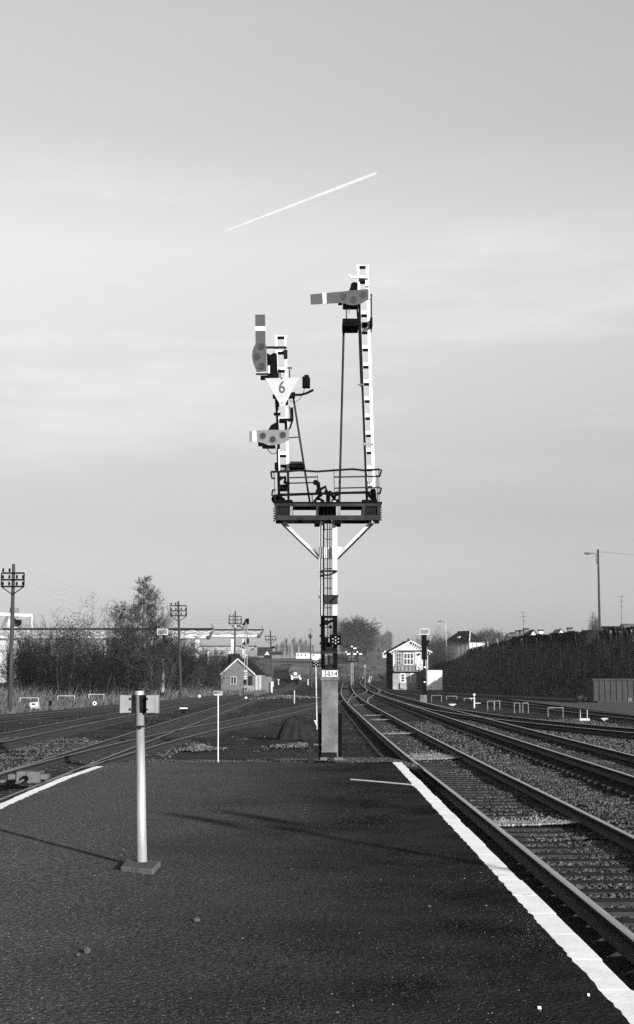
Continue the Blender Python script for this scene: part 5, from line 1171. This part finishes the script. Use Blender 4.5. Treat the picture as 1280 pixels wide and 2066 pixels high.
for q in range(9):
    c = at(1166 + q * 3.4, 1412, YC + 4); b = MB(); s_ = r.uniform(.12, .24); b.box((c.x, c.y + r.uniform(-.3, .3), z_ + s_ * r.uniform(.5, 1.4)), (s_ * 1.6, s_, s_ * 1.5), Matrix.Rotation(r.uniform(-.5, .5), 3, 'Y'))
    tag(b.build('rubble_block', M['render' if q % 3 else 'concrete'], loc=(c.x, c.y, z_), bevel=.02), 'pale rubble block heaped under the plank shelf', 'rubble', 'rubble heaped under the plank shelf')

# ------------------------------------------------------------------ tarpaulin heap
p = gnd(600, 1484, -.47); Y = p.y; k = Y / F; c0 = V((p.x, Y + .5, zgf(p.x, Y)))
nx, ny = 46, 30; vv = []; r = np.random.default_rng(12)
for j in range(ny):
    for i in range(nx):
        u, v_ = i / (nx - 1) * 2 - 1, j / (ny - 1) * 2 - 1; x = u * 40 * k; y = v_ * .55
        H = float(np.interp(u, [-1, -.7, -.35, -.05, .3, .7, 1], [.62, .70, .82, .80, .66, .60, .40])); rr = min(1.0, (abs(u) ** 4 + abs(v_) ** 2.6) ** .36); th = math.atan2(v_, u - .05)
        rg = .5 + .5 * math.sin(th * 9 + 1.3 * math.sin(th * 4) + u * 2); z = H * (1 - rr ** 2.8) + (rg - .5) * .10 * rr * (1 - rr ** 6) + .03 * math.sin(u * 5 + 1) * math.sin(v_ * 4)
        k2 = 1 + .10 * (rg - .5) * rr; vv.append((x * k2, y * k2, max(0.0, z) - .02))
f = [[j * nx + i, j * nx + i + 1, (j + 1) * nx + i + 1, (j + 1) * nx + i] for j in range(ny - 1) for i in range(nx - 1)]
b = MB(); b.v = [V(q) + c0 for q in vv]; b.f = f
tag(b.build('tarpaulin_heap', M['tarp'], loc=c0, smooth=True), 'dark tarpaulin draped in folds over a low heap between tracks', 'tarpaulin')
# dotted board on a white post beyond the heap
p = gnd(640, 1466, -.5); Y = p.y; k = Y / F; z_ = zgf(p.x, Y); t = thing('dotted_signal', 'thin white post with black dotted board beyond the tarpaulin heap', 'signal', (p.x, Y, z_))
b = MB(); b.tube([(p.x, Y, z_ - .1), at(637.5, 1345, Y)], .026, 8); b.build('post', M['faded'], t)
b = MB(); b.box(at(637.5, 1338.8, Y), (13.5 * k, .03, 13.5 * k)); db = b.build('dotted_board', M['black'], t)
for x, y in ((634, 1335.5), (638, 1333.8), (641.5, 1335.8), (634, 1341), (641.5, 1341), (637.7, 1338.5), (637.7, 1343.5)):
    b = MB(); c = at(x, y, Y - .018); b.tube([c, c + V((0, -.01, 0))], .9 * k, 8); b.build('reflector', M['whiteclean'], db)
b = MB(); b.box(at(637, 1328.5, Y + .03), (12 * k, .02, 6.5 * k)); b.build('letter_plate', M['whiteclean'], t)
b = MB(); b.prism([at(634, 1453, Y - .05), at(638, 1454, Y - .05), at(640.5, 1466, Y - .05), at(638.5, 1463, Y - .05)], (0, .05, 0)); b.build('foot_bracket', M['whiteclean'], t)
# small white stakes and lamps in the yard
def stake(px, pyt, pyb, z, label, wpx=1.8, cross=0, name='white_stake'):
    p = gnd(px, pyb, z); Y = p.y; k = Y / F; z_ = min(zgf(p.x, Y), p.z); q = at(px, pyt, Y); b = MB(); b.box((p.x, Y, (z_ + q.z) / 2), (wpx * k, wpx * k * .7, q.z - z_))
    if cross: b.box((p.x, Y - .02, q.z), (cross * k, .1, wpx * k))
    tag(b.build(name, M['faded'], loc=(p.x, Y, z_)), label, 'marker')
stake(594.5, 1393, 1416, -.5, 'white stake standing alone between the curving yard tracks')
stake(562.5, 1371.5, 1379, .05, 'white T shaped marker beside the locomotive', 1.6, 5)
stake(622, 1370, 1380, .0, 'white stake near the foot of the slim ring topped pole', 2)
stake(551.5, 1374, 1381.5, .0, 'white stake at the foot of the two crossarm telegraph pole', 2)
stake(705.5, 1362, 1374, .1, 'white round headed marker before the far bracket signal', 1.0, 2.4)
stake(732.5, 1363, 1375, .1, 'white round headed marker left of the leaning pale board', 1.0, 2.6)
stake(752.5, 1351, 1368, .1, 'white post left of the signal box', 0.9, 1.6)
stake(774, 1358, 1366, .4, 'short white post just left of the signal box wall', 1.8)
def ground_lamp(px, py, z, s, label, ring=False):
    p = gnd(px, py, z); Y = p.y; k = Y / F; z_ = zgf(p.x, Y); t = thing('ground_signal', label, 'ground signal', (p.x, Y, z_)); c = at(px, py - s * 1.2, Y); c.z = max(c.z, z_ + s * k)
    b = MB(); b.box((p.x, Y + .1, (z_ + c.z) / 2), (.1, .1, max(.05, c.z - z_))); b.build('stand', M['black'], t)
    b = MB(); b.tube([c, c + V((0, -.06, 0))], s * k, 16); d_ = b.build('disc', M['whiteclean'], t); b = MB(); b.tube([c + V((0, -.062, 0)), c + V((0, -.08, 0))], s * k * .45, 12); b.build('disc_centre', M['black'], d_)
ground_lamp(191.5, 1424, -.5, 4, 'round white ground disc with dark centre under a pipe frame')
ground_lamp(403, 1408, -.5, 3, 'small white ground disc near the dark telegraph pole')
for px, py, z, lb in ((406, 1384, -.2, 'crumpled white scrap caught in the scrub behind the discs'), (496.5, 1406, -.5, 'small black and white lamp on the ground before the hut')):
    p = gnd(px, py, z); Y = p.y; k = Y / F; z_ = zgf(p.x, Y); b = MB(); b.ball((p.x, Y, z_ + 2.6 * k), 3 * k, 7, 5, (1, .6, .8)); tag(b.build('white_scrap', M['whiteclean'], loc=(p.x, Y, z_)), lb, 'scrap')
# white block beside the first pole
p = gnd(70, 1428, -.5); Y = p.y; k = Y / F; z_ = zgf(p.x, Y); t = thing('relay_case', 'squat white case with dark opening beside the nearest telegraph pole', 'case', (p.x, Y, z_))
b = MB(); b.box((p.x, Y, z_ + 7 * k), (17 * k, .5, 14.5 * k), Matrix.Rotation(R(-5), 3, 'Y')); b.build('body', M['faded'], t, bevel=.03); b = MB(); b.box((p.x - .02, Y - .255, z_ + 10.5 * k), (7 * k, .02, 3 * k)); b.build('opening', M['black'], t)
b = MB(); b.box((p.x - 13 * k, Y, z_ + 3 * k), (11 * k, .4, 5 * k)); b.build('lever_stand', M['iron'], t)
p = gnd(102, 1424, -.5); z_ = zgf(p.x, p.y); b = MB(); b.tube([(p.x, p.y, z_), (p.x, p.y, z_ + .42)], .11, 12); b.ball((p.x, p.y, z_ + .42), .11, 12, 5, (1, 1, .5)); tag(b.build('black_bollard', M['black'], loc=(p.x, p.y, z_)), 'small black bollard between two pipe frames', 'bollard')
p = gnd(371, 1433, -.5); z_ = zgf(p.x, p.y); t = thing('point_lamp', 'low white topped points lamp on a dark stand between yard tracks', 'lamp', (p.x, p.y, z_)); k = p.y / F
b = MB(); b.box((p.x, p.y, z_ + .16), (8 * k, .2, .3)); b.build('stand', M['black'], t); b = MB(); b.box((p.x, p.y, z_ + .34), (15 * k, .3, .07)); b.build('lid', M['whiteclean'], t)

# ------------------------------------------------------------------ points machine by the platform
pm = gnd(75, 1586, -.62); t = thing('points_machine', 'grey weathered points machine with motor and rods inside the yard track', 'points machine', (pm.x, pm.y, -.72)); Y = pm.y; k = Y / F
def pbox(nm, x0, x1, y0, y1, d, dep, m='slab', bev=.015):
    a, c = at(x0, y0, Y + d), at(x1, y1, Y + d); b = MB(); b.span(a.x, c.x, Y + d, Y + d + dep, c.z, a.z); return b.build(nm, M[m], t, bevel=bev)
pbox('main_case', 53, 80, 1557, 1580, 0, .5); pbox('gear_case', 33, 52, 1556.5, 1579, .02, .45); pbox('end_case', 80, 96, 1562, 1573, .05, .3); pbox('end_case', 16, 31, 1562, 1573, .05, .3); pbox('rod_cover', -6, 10, 1574, 1586, -.1, .3)
b = MB(); c = at(50, 1572, Y - .1); b.tube([c, c + V((0, .3, 0))], 6 * k, 16); b.build('motor', M['black'], t, bevel=.01); b = MB(); c = at(20, 1580, Y - .2); b.tube([c + V((-.06, 0, 0)), c + V((.12, 0, 0))], 5.5 * k, 14); b.build('coupling', M['black'], t)
b = MB(); b.tube([at(26, 1580.5, Y - .2), at(38, 1579, Y - .2), at(49, 1573, Y - .15)], .022, 8); b.build('drive_rod', M['slab'], t)
b = MB(); b.bar(at(-20, 1583, Y - .2), at(24, 1581, Y - .2), .05); b.build('throw_rod', M['iron'], t)
# low timber walkway across the yard tracks
a, c = gnd(190, 1485, -.55), gnd(470, 1487, -.55); t = thing('timber_walkway', 'low dark timber walkway crossing the yard points', 'walkway', ((a.x + c.x) / 2, a.y, -.72))
for q in range(2):
    b = MB(); b.bar(a + V((0, q * .35, -.09)), c + V((0, q * .35, -.09)), .28, .06); b.build('plank', M['timber'], t)
for x in np.linspace(0.05, .95, 9):
    q = a.lerp(c, float(x)); b = MB(); b.box(q + V((0, .18, -.2)), (.14, .6, .14)); b.build('bearer', M['timber'], t)
# rubble heap behind the tarpaulin and spoil by the ramp
for (px, py, n, sx, sy, hgt, lb, sd) in ((575, 1407, 500, 3.2, 2.2, .30, 'dark rubble heap between the curving yard tracks', 71), (400, 1503, 1200, .55, .7, .16, 'pale gravel spoil heap left of the stake sign', 72), (600, 1500, 700, .7, 1.0, .08, 'scattered pale rubble behind the stub post', 73)):
    p = gnd(px, py, -.5); r = np.random.default_rng(sd); d = r.normal(0, 1, (n, 2)) * .5; xy = d * np.array([sx, sy]) + np.array([p.x, p.y]); zz = hgt * np.exp(-(d ** 2).sum(1) * 2)
    stones('rubble', lb, xy, lambda x, y, zz=zz: zg(x, y) + .04 + zz * 1.0 if True else 0, .02 if px != 575 else .06, .05 if px != 575 else .16, M['ballast'], sd, vmin=.5, vmax=3.0)

# ------------------------------------------------------------------ lamp posts on the bank
def street_lamp(label, foot_px, Y, top_px, top_py, arm, head_px, head_py, m='wood', r0=.13):
    h = at(top_px, top_py, Y); f_ = V((at(foot_px, 1275, Y).x, Y, float(zbank(np.array(at(foot_px, 1275, Y).x), np.array(Y))) - .3)); t = thing('street_lamp', label, 'street lamp', f_); k = Y / F
    b = MB(); b.tube([f_, h], [r0, r0 * .75], 12); b.build('pole', M[m], t)
    e = at(head_px, head_py, Y); s_ = at(top_px - 2, top_py + arm, Y); mid = at(top_px - 4, head_py + 1, Y)
    b = MB(); b.tube([s_, s_.lerp(mid, .5) + V((-.03, 0, 0)), mid, mid.lerp(e, .4) + V((0, 0, .06)), e + V((.5, 0, 0))], .035, 8); b.build('arm', M['iron'], t)
    b = MB(); b.ball(e + V((.15, 0, 0)), .42, 12, 8, (1.0, .42, .34)); b.build('lamp_head', M['concrete'], t, smooth=True)
    for dy in (8, 14): b = MB(); q = at(top_px, top_py + dy * (1 if Y < 200 else .5), Y); b.tube([q, q + V((0, 0, .08))], r0 * .95, 10); b.build('clamp', M['iron'], t)
    return t
street_lamp('tall street lamp with curved arm standing above the long hedge', 1210.5, 150, 1207, 1108, 30, 1184, 1116.5)
street_lamp('smaller pale street lamp left of the hip roofed house', 901.5, 285, 899, 1251, 4, 886.5, 1253.5, 'faded', .10)
b = MB(); a, c = at(1207, 1113, 150), at(1420, 1128, 150); b.tube([a, a.lerp(c, .5) - V((0, 0, .12)), c], .012, 4); tag(b.build('lamp_wire', M['cable'], loc=a), 'thin wire running right from the tall street lamp', 'wire')

# ------------------------------------------------------------------ houses on the bank and beyond
def hip_house(label, Y, px, ye, yr, wl, d, rz):
    """corner toward the tracks at the pixel column px; long side wl, end d"""
    c = at(px, ye, Y); zr_ = at(px, yr, Y).z - 0; zb = float(zbank(np.array(c.x), np.array(Y))) - .6; t = thing('hip_roof_house', label, 'house', (c.x, Y, zb), rz, local=True); he_, hr_ = c.z - zb, zr_ - zb; o = .35
    b = MB(); b.span(-wl + o, -o, o, d - o, 0, he_); b.build('wall', M['render'], t)
    A, B = V((-wl + d * .55, d / 2, hr_)), V((-d * .55, d / 2, hr_)); b = MB(); b.v = [V((-wl, 0, he_)), V((0, 0, he_)), V((0, d, he_)), V((-wl, d, he_)), A, B]; b.f = [[0, 1, 5, 4], [1, 2, 5], [2, 3, 4, 5], [3, 0, 4], [3, 2, 1, 0]]; rf = b.build('roof', M['tile'], t)
    for q in range(8):
        p_ = V((0, 0, he_)).lerp(B, (q + .5) / 8); b = MB(); b.box(p_ + V((0, 0, .06)), (.22, .22, .16)); b.build('hip_tile', M['white'], rf)
    b = MB(); b.bar(A + V((0, 0, .06)), B + V((0, 0, .06)), .25, .16); b.build('ridge', M['tile'], rf)
    b = MB(); b.span(-wl, 0, -.08, .02, he_ - .2, he_ - .02); b.build('gutter', M['dirtywhite'], t)
    b = MB(); b.span(-wl * .52 - .4, -wl * .52 + .4, .9, 1.6, he_ - .1, he_ + 1.25); ch = b.build('chimney', M['whiteclean'], t); b = MB(); b.tube([(-wl * .52 - .2, 1.2, he_ + 1.2), (-wl * .52 - .2, 1.2, he_ + 2.0)], .06, 6); b.build('flue', M['iron'], ch)
    return t
hip_house('bungalow with dark hipped tile roof and white end wall', 290, 947, 1295.5, 1273, 9.0, 4.6, R(-57))
def roof_house(label, Y, px0, px1, ye, yr, chim, mw='render', mr='tile', ridge='x', rz=0.0):
    k = Y / F; a, c = at(px0, ye, Y), at(px1, ye, Y); ze, zr_ = at(640, ye, Y).z, at(640, yr, Y).z; zb = min(ze - 2.5, 5.0)
    t = house('row_house', label, 'house', ((a.x + c.x) / 2, Y, zb), rz, c.x - a.x, 7.0, ze - zb, zr_ - zb, mw, mr, ridge=ridge, over=.15)
    for (x, y0, y1, m) in chim:
        q = at(x, y0, Y + 3); b = MB(); xl = q.x - (a.x + c.x) / 2; b.span(xl - .38, xl + .38, 3, 3.8, ze - zb - .5, q.z - zb); ch = b.build('chimney', M[m], t); b = MB(); b.span(xl - .46, xl + .46, 2.92, 3.88, q.z - zb, q.z - zb + .2); b.build('chimney_cap', M['timber'], ch)
    return t
roof_house('row house whose pale roof shows behind the hedge with three chimneys', 240, 1030, 1068, 1290, 1278, ((1036, 1278, 0, 'brick'), (1046, 1274, 0, 'brick'), (1052, 1273.5, 0, 'brick')), mr='cranegrey')
roof_house('row house with dark gable slope and pale end wall above hedge', 225, 1066, 1089, 1288, 1272, ((1062.5, 1270, 0, 'brick'), (1092, 1273, 0, 'render')), mr='tile', ridge='y')
roof_house('pale gabled house with one tall dark chimney above the hedge', 232, 1122, 1146, 1286, 1270, ((1150.5, 1268.5, 0, 'brick'),), mr='cranegrey', ridge='y')
roof_house('house with rounded dark roof peeping over the hedge past the lamp', 215, 1226, 1256, 1272, 1264, ((1263, 1261, 0, 'concrete'),), mr='tile')
roof_house('house with pale roof slope at the far end of the long hedge', 215, 1266, 1300, 1270, 1259, (), mr='cranegrey')
def aerial(px, pyb, pyt, Y, label, n=3):
    f_, h = at(px, pyb, Y), at(px, pyt, Y); t = thing('television_aerial', label, 'aerial', f_); k = Y / F; b = MB(); b.tube([f_, h], .03, 5); b.build('mast', M['iron'], t)
    for q in range(n): b = MB(); z = h.z - q * .75; wd = (7 if q < 2 else 4) * k; b.bar((h.x - wd, Y, z), (h.x + wd * .8, Y, z), .04); b.build('crossbar', M['iron'], t)
aerial(1056.5, 1280, 1235, 240, 'thin aerial over the three chimney row house'); aerial(1254, 1268, 1203, 215, 'tallest thin aerial right of the tall street lamp'); aerial(1196, 1275, 1236, 215, 'thin aerial just left of the tall street lamp', 2)
# far houses on the rise
def far_house(label, Y, px0, px1, yb, ye, yr, ridge, mw='farwhite', mr='roof', wins=()):
    a, c = at(px0, ye, Y), at(px1, ye, Y); zb = at(640, yb, Y).z; t = house('far_house', label, 'house', ((a.x + c.x) / 2, Y, zb), 0, c.x - a.x, 8, at(640, ye, Y).z - zb, at(640, yr, Y).z - zb, mw, mr, ridge=ridge, over=.2, base=-.8)
    for x in wins:
        q = at(x, (yb + ye) / 2, Y).x - (a.x + c.x) / 2; hh = at(640, ye, Y).z - zb; b = MB(); b.span(q - 1.0 * Y / F * 1.2, q + 1.0 * Y / F * 1.2, -.15, -.02, hh * .35, hh * .75); b.build('window', M['glass'], t)
far_house('far house with broad dark roof above the brick hut', 715, 520, 549, 1326, 1322, 1306, 'x', 'brick')
far_house('small white gabled far house in front of the broad dark roof', 715, 533, 546, 1326, 1322.5, 1313, 'y')
far_house('far low dark roofed house right of the white gable', 715, 549, 568, 1326, 1321, 1315, 'x', 'brick')
far_house('long white far building with a row of square windows', 715, 598, 626, 1326, 1318.5, 1317, 'x', 'farwhite', 'farwhite', (602, 609.5, 617))
far_house('white far house just behind the dotted signal board', 715, 628, 650, 1326, 1319, 1315, 'x', 'farwhite', 'cranegrey', (633,))
far_house('white far cottage left of the signal box', 715, 772, 784, 1325, 1318, 1311.5, 'y', 'farwhite', 'roof', (777,))

# ------------------------------------------------------------------ far bracket signal
YF = 270.0; k = YF / F; p = at(711, 1372, YF); z_ = zgf(p.x, YF); t = thing('bracket_signal', 'distant bracket signal with four arms on a wide platform', 'signal', (p.x, YF, z_))
for x in (709.2, 712.6): b = MB(); b.bar((at(x, 1372, YF).x, YF, z_), at(x, 1335, YF), .16); b.build('column_channel', M['dirtywhite'], t)
b = MB(); b.bar(at(697, 1334.5, YF), at(723, 1334.5, YF), .9, .22); b.build('platform_beam', M['black'], t)
for x, yt in ((698.5, 1316), (710, 1305), (721, 1316)):
    b = MB(); b.bar(at(x, 1335, YF), at(x, yt, YF), .16); b.build('mast', M['iron'], t); b = MB(); b.ball(at(x, yt - .5, YF), .18); b.build('finial', M['white'], t)
for x0, x1, y in ((700, 707, 1319.5), (713, 719.5, 1319.5), (725, 731, 1319.5), (713.5, 719.5, 1308)):
    b = MB(); b.bar(at(x0 - 4, y, YF - .2), at(x0, y, YF - .2), .06, .3); b.build('spectacle', M['black'], t); b = MB(); b.bar(at(x0, y, YF - .2), at(x1, y, YF - .2), .06, .24); b.build('arm_blade', M['whiteclean'], t)
for x in (698, 704, 717, 722.5): b = MB(); b.bar(at(x, 1334, YF - .4), at(x, 1324, YF - .4), .05); b.build('stanchion', M['iron'], t)
b = MB(); p0 = gnd(746, 1376, -.1); Yq = 200.0; a = at(744, 1364, Yq); c = at(750, 1377, Yq); b.box((a + c) / 2, (c.x - a.x, .1, a.z - c.z), Matrix.Rotation(R(14), 3, 'Y')); tag(b.build('pale_board', M['grimy'], loc=(c.x, Yq, zgf(c.x, Yq))), 'pale board leaning in the scrub left of the signal box', 'board')
b = MB(); q = at(736.5, 1344, 230); b.prism([at(734, 1341, 230), at(739.5, 1341, 230), at(737, 1350, 230)], (0, .05, 0)); b.bar(at(737, 1350, 230), V((at(737, 1350, 230).x, 230.1, zgf(11, 230))), .07)
tag(b.build('triangle_sign', M['dingy'], loc=(q.x, 230, zgf(11, 230))), 'small white triangular sign on a thin stem in the far scrub', 'sign')

# ------------------------------------------------------------------ far trees and scrub
round_ = tree_meshes(21, 15.0, 7.5, dome, 60, (9, 6, 3), 0.35, 0.045, base=0.12, upw=0.10)
pop1 = tree_meshes(22, 12.0, 4.0, fast, 46, (7, 5), 0.13, 0.022, ang=0.32, upw=0.2, base=0.1)
pop2 = tree_meshes(23, 10.0, 4.2, fast, 40, (7, 5), 0.13, 0.022, ang=0.4, upw=0.2, base=0.08)
shF = shrub_meshes(24, 6.0, 7.0, 20, (7, 5), 0.06, 0.035)
def far_at(px, Y): x = (px - CX) / F * Y; return gz(x, Y)
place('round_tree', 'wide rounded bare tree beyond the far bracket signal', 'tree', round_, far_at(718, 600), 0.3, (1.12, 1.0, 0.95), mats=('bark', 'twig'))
r = random.Random(4)
for k in range(34):
    px = 745 + k * 2.0 + r.uniform(-1, 1) if k < 22 else 560 + (k - 22) * 6.6 + r.uniform(-2, 2)
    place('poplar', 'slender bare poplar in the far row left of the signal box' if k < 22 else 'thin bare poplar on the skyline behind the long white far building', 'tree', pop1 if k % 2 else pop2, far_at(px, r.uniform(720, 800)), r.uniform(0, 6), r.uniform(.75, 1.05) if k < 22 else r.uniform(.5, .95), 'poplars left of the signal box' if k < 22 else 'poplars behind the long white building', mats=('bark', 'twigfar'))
for k, (px, Y, s_) in enumerate(((690, 610, .9), (745, 630, .9), (760, 640, .8), (676, 640, .8), (668, 560, .6), (738, 480, .45), (756, 500, .45), (770, 470, .4), (720, 520, .4), (700, 450, .45), (640, 420, .55), (622, 400, .6), (610, 390, .62), (630, 360, .55), (655, 400, .5), (690, 380, .4), (745, 380, .5), (765, 360, .5), (778, 330, .5), (725, 400, .45), (600, 430, .55), (585, 440, .5), (570, 420, .5), (555, 400, .5))):
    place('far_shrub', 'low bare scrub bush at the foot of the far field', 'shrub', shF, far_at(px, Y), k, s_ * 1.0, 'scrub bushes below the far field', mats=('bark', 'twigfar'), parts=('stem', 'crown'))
for k, (px, Y, s_) in enumerate(((872, 270, .9), (882, 285, .8), (893, 300, .8), (906, 310, .75), (920, 320, .6), (868, 300, 1.0), (878, 250, .6), (888, 248, .55), (900, 246, .45))):
    x = (px - CX) / F * Y; place('bank_shrub', 'bare bush on the bank between signal box and bungalow', 'shrub', shB if k % 2 else shA, V((x, Y, float(zbank(np.array(x), np.array(Y))) if x > float(ebase(Y)) else zgf(x, Y))), k * 1.1, s_, 'bushes on the bank behind the signal box', parts=('stem', 'crown'))
for k, (px, Y, s_) in enumerate(((1188, 146, .42), (1196, 148, .5), (1200, 150, .45), (1178, 152, .3))):
    x = (px - CX) / F * Y; place('bank_shrub', 'thin bare sapling clump by the tall street lamp', 'shrub', shB, V((x, Y, float(zbank(np.array(x), np.array(Y))))), k * 2.1, (s_ * .35, s_ * .35, s_), 'saplings by the tall street lamp', parts=('stem', 'crown'))
for k, (px, s_) in enumerate(((985, .55), (995, .5), (975, .5), (1010, .4))):
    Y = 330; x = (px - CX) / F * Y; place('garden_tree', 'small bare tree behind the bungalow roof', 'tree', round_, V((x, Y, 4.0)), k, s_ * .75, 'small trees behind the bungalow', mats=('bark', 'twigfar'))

# ------------------------------------------------------------------ twin lamp post beyond the tracks, whose shadow crosses the platform
tipx, tipy = -0.95, 16.4; hh = 5.2; ct = 1 / math.tan(SUN_EL)
bx0, by0 = tipx - SH.x * hh * ct, tipy - SH.y * hh * ct; zb = zgf(bx0, by0)
t = thing('yard_lamp', 'slim twin headed yard lamp standing across the tracks from the platform', 'lamp', (bx0, by0, zb))
b = MB(); b.tube([(bx0, by0, zb), (bx0, by0, hh - .25)], [.07, .05], 12); b.build('pole', M['galv'], t)
pr = V((-SH.y, SH.x, 0))
for s_ in (-1, 1):
    e = V((bx0, by0, hh)) + pr * s_ * .32; b = MB(); b.tube([(bx0, by0, hh - .5), V((bx0, by0, hh - .1)) + pr * s_ * .12, e], .025, 8); b.build('arm', M['galv'], t)
    b = MB(); b.ball(e, .12, 10, 6, (1.0, 1.0, 2.2)); b.build('lamp_head', M['concrete'], t, smooth=True)

# ------------------------------------------------------------------ condensation trail
A, B = at(452, 467, 9000), at(760, 349, 9500); n = 26; pts = [A.lerp(B, i / (n - 1)) for i in range(n)]
b = MB(); b.tube(pts, [5 + 6 * min(1, i / 18) - (4 if i in (0, n - 1) else 0) + 0.9 * math.sin(i * 2.1) for i in range(n)], 14)
m = bpy.data.materials.new('vapour'); m.use_nodes = True; nn = m.node_tree.nodes
for q in list(nn): nn.remove(q)
oo = nn.new('ShaderNodeOutputMaterial'); df = nn.new('ShaderNodeBsdfDiffuse'); df.inputs['Color'].default_value = (.9, .9, .9, 1); tl = nn.new('ShaderNodeBsdfTransparent'); mx = nn.new('ShaderNodeMixShader')
tx = nn.new('ShaderNodeTexCoord'); nz_ = nn.new('ShaderNodeTexNoise'); nz_.inputs['Scale'].default_value = 0.012; nz_.inputs['Detail'].default_value = 4; mr_ = nn.new('ShaderNodeMapRange'); mr_.inputs['From Min'].default_value = 0.25; mr_.inputs['From Max'].default_value = 0.75; mr_.inputs['To Min'].default_value = 0.03; mr_.inputs['To Max'].default_value = 0.085
lk = m.node_tree.links; lk.new(tx.outputs['Object'], nz_.inputs['Vector']); lk.new(nz_.outputs['Fac'], mr_.inputs['Value']); lk.new(mr_.outputs[0], mx.inputs[0]); lk.new(tl.outputs[0], mx.inputs[1]); lk.new(df.outputs[0], mx.inputs[2]); lk.new(mx.outputs[0], oo.inputs['Surface'])
tag(b.build('contrail', m, loc=A, smooth=False), 'faint straight white vapour trail across the sky', 'contrail')

# ------------------------------------------------------------------ air
HAZE = 0.00009
if HAZE > 0:
    b = MB(); b.span(-1400, 1400, -60, 1400, -4, 40); m = bpy.data.materials.new('air'); m.use_nodes = True; nn = m.node_tree.nodes
    for q in list(nn): nn.remove(q)
    oo = nn.new('ShaderNodeOutputMaterial'); pv = nn.new('ShaderNodeVolumePrincipled'); pv.inputs['Color'].default_value = (.9, .9, .9, 1); pv.inputs['Density'].default_value = HAZE; m.node_tree.links.new(pv.outputs[0], oo.inputs['Volume'])
    tag(b.build('haze', m), 'thin bright haze in the distance', kind='stuff')
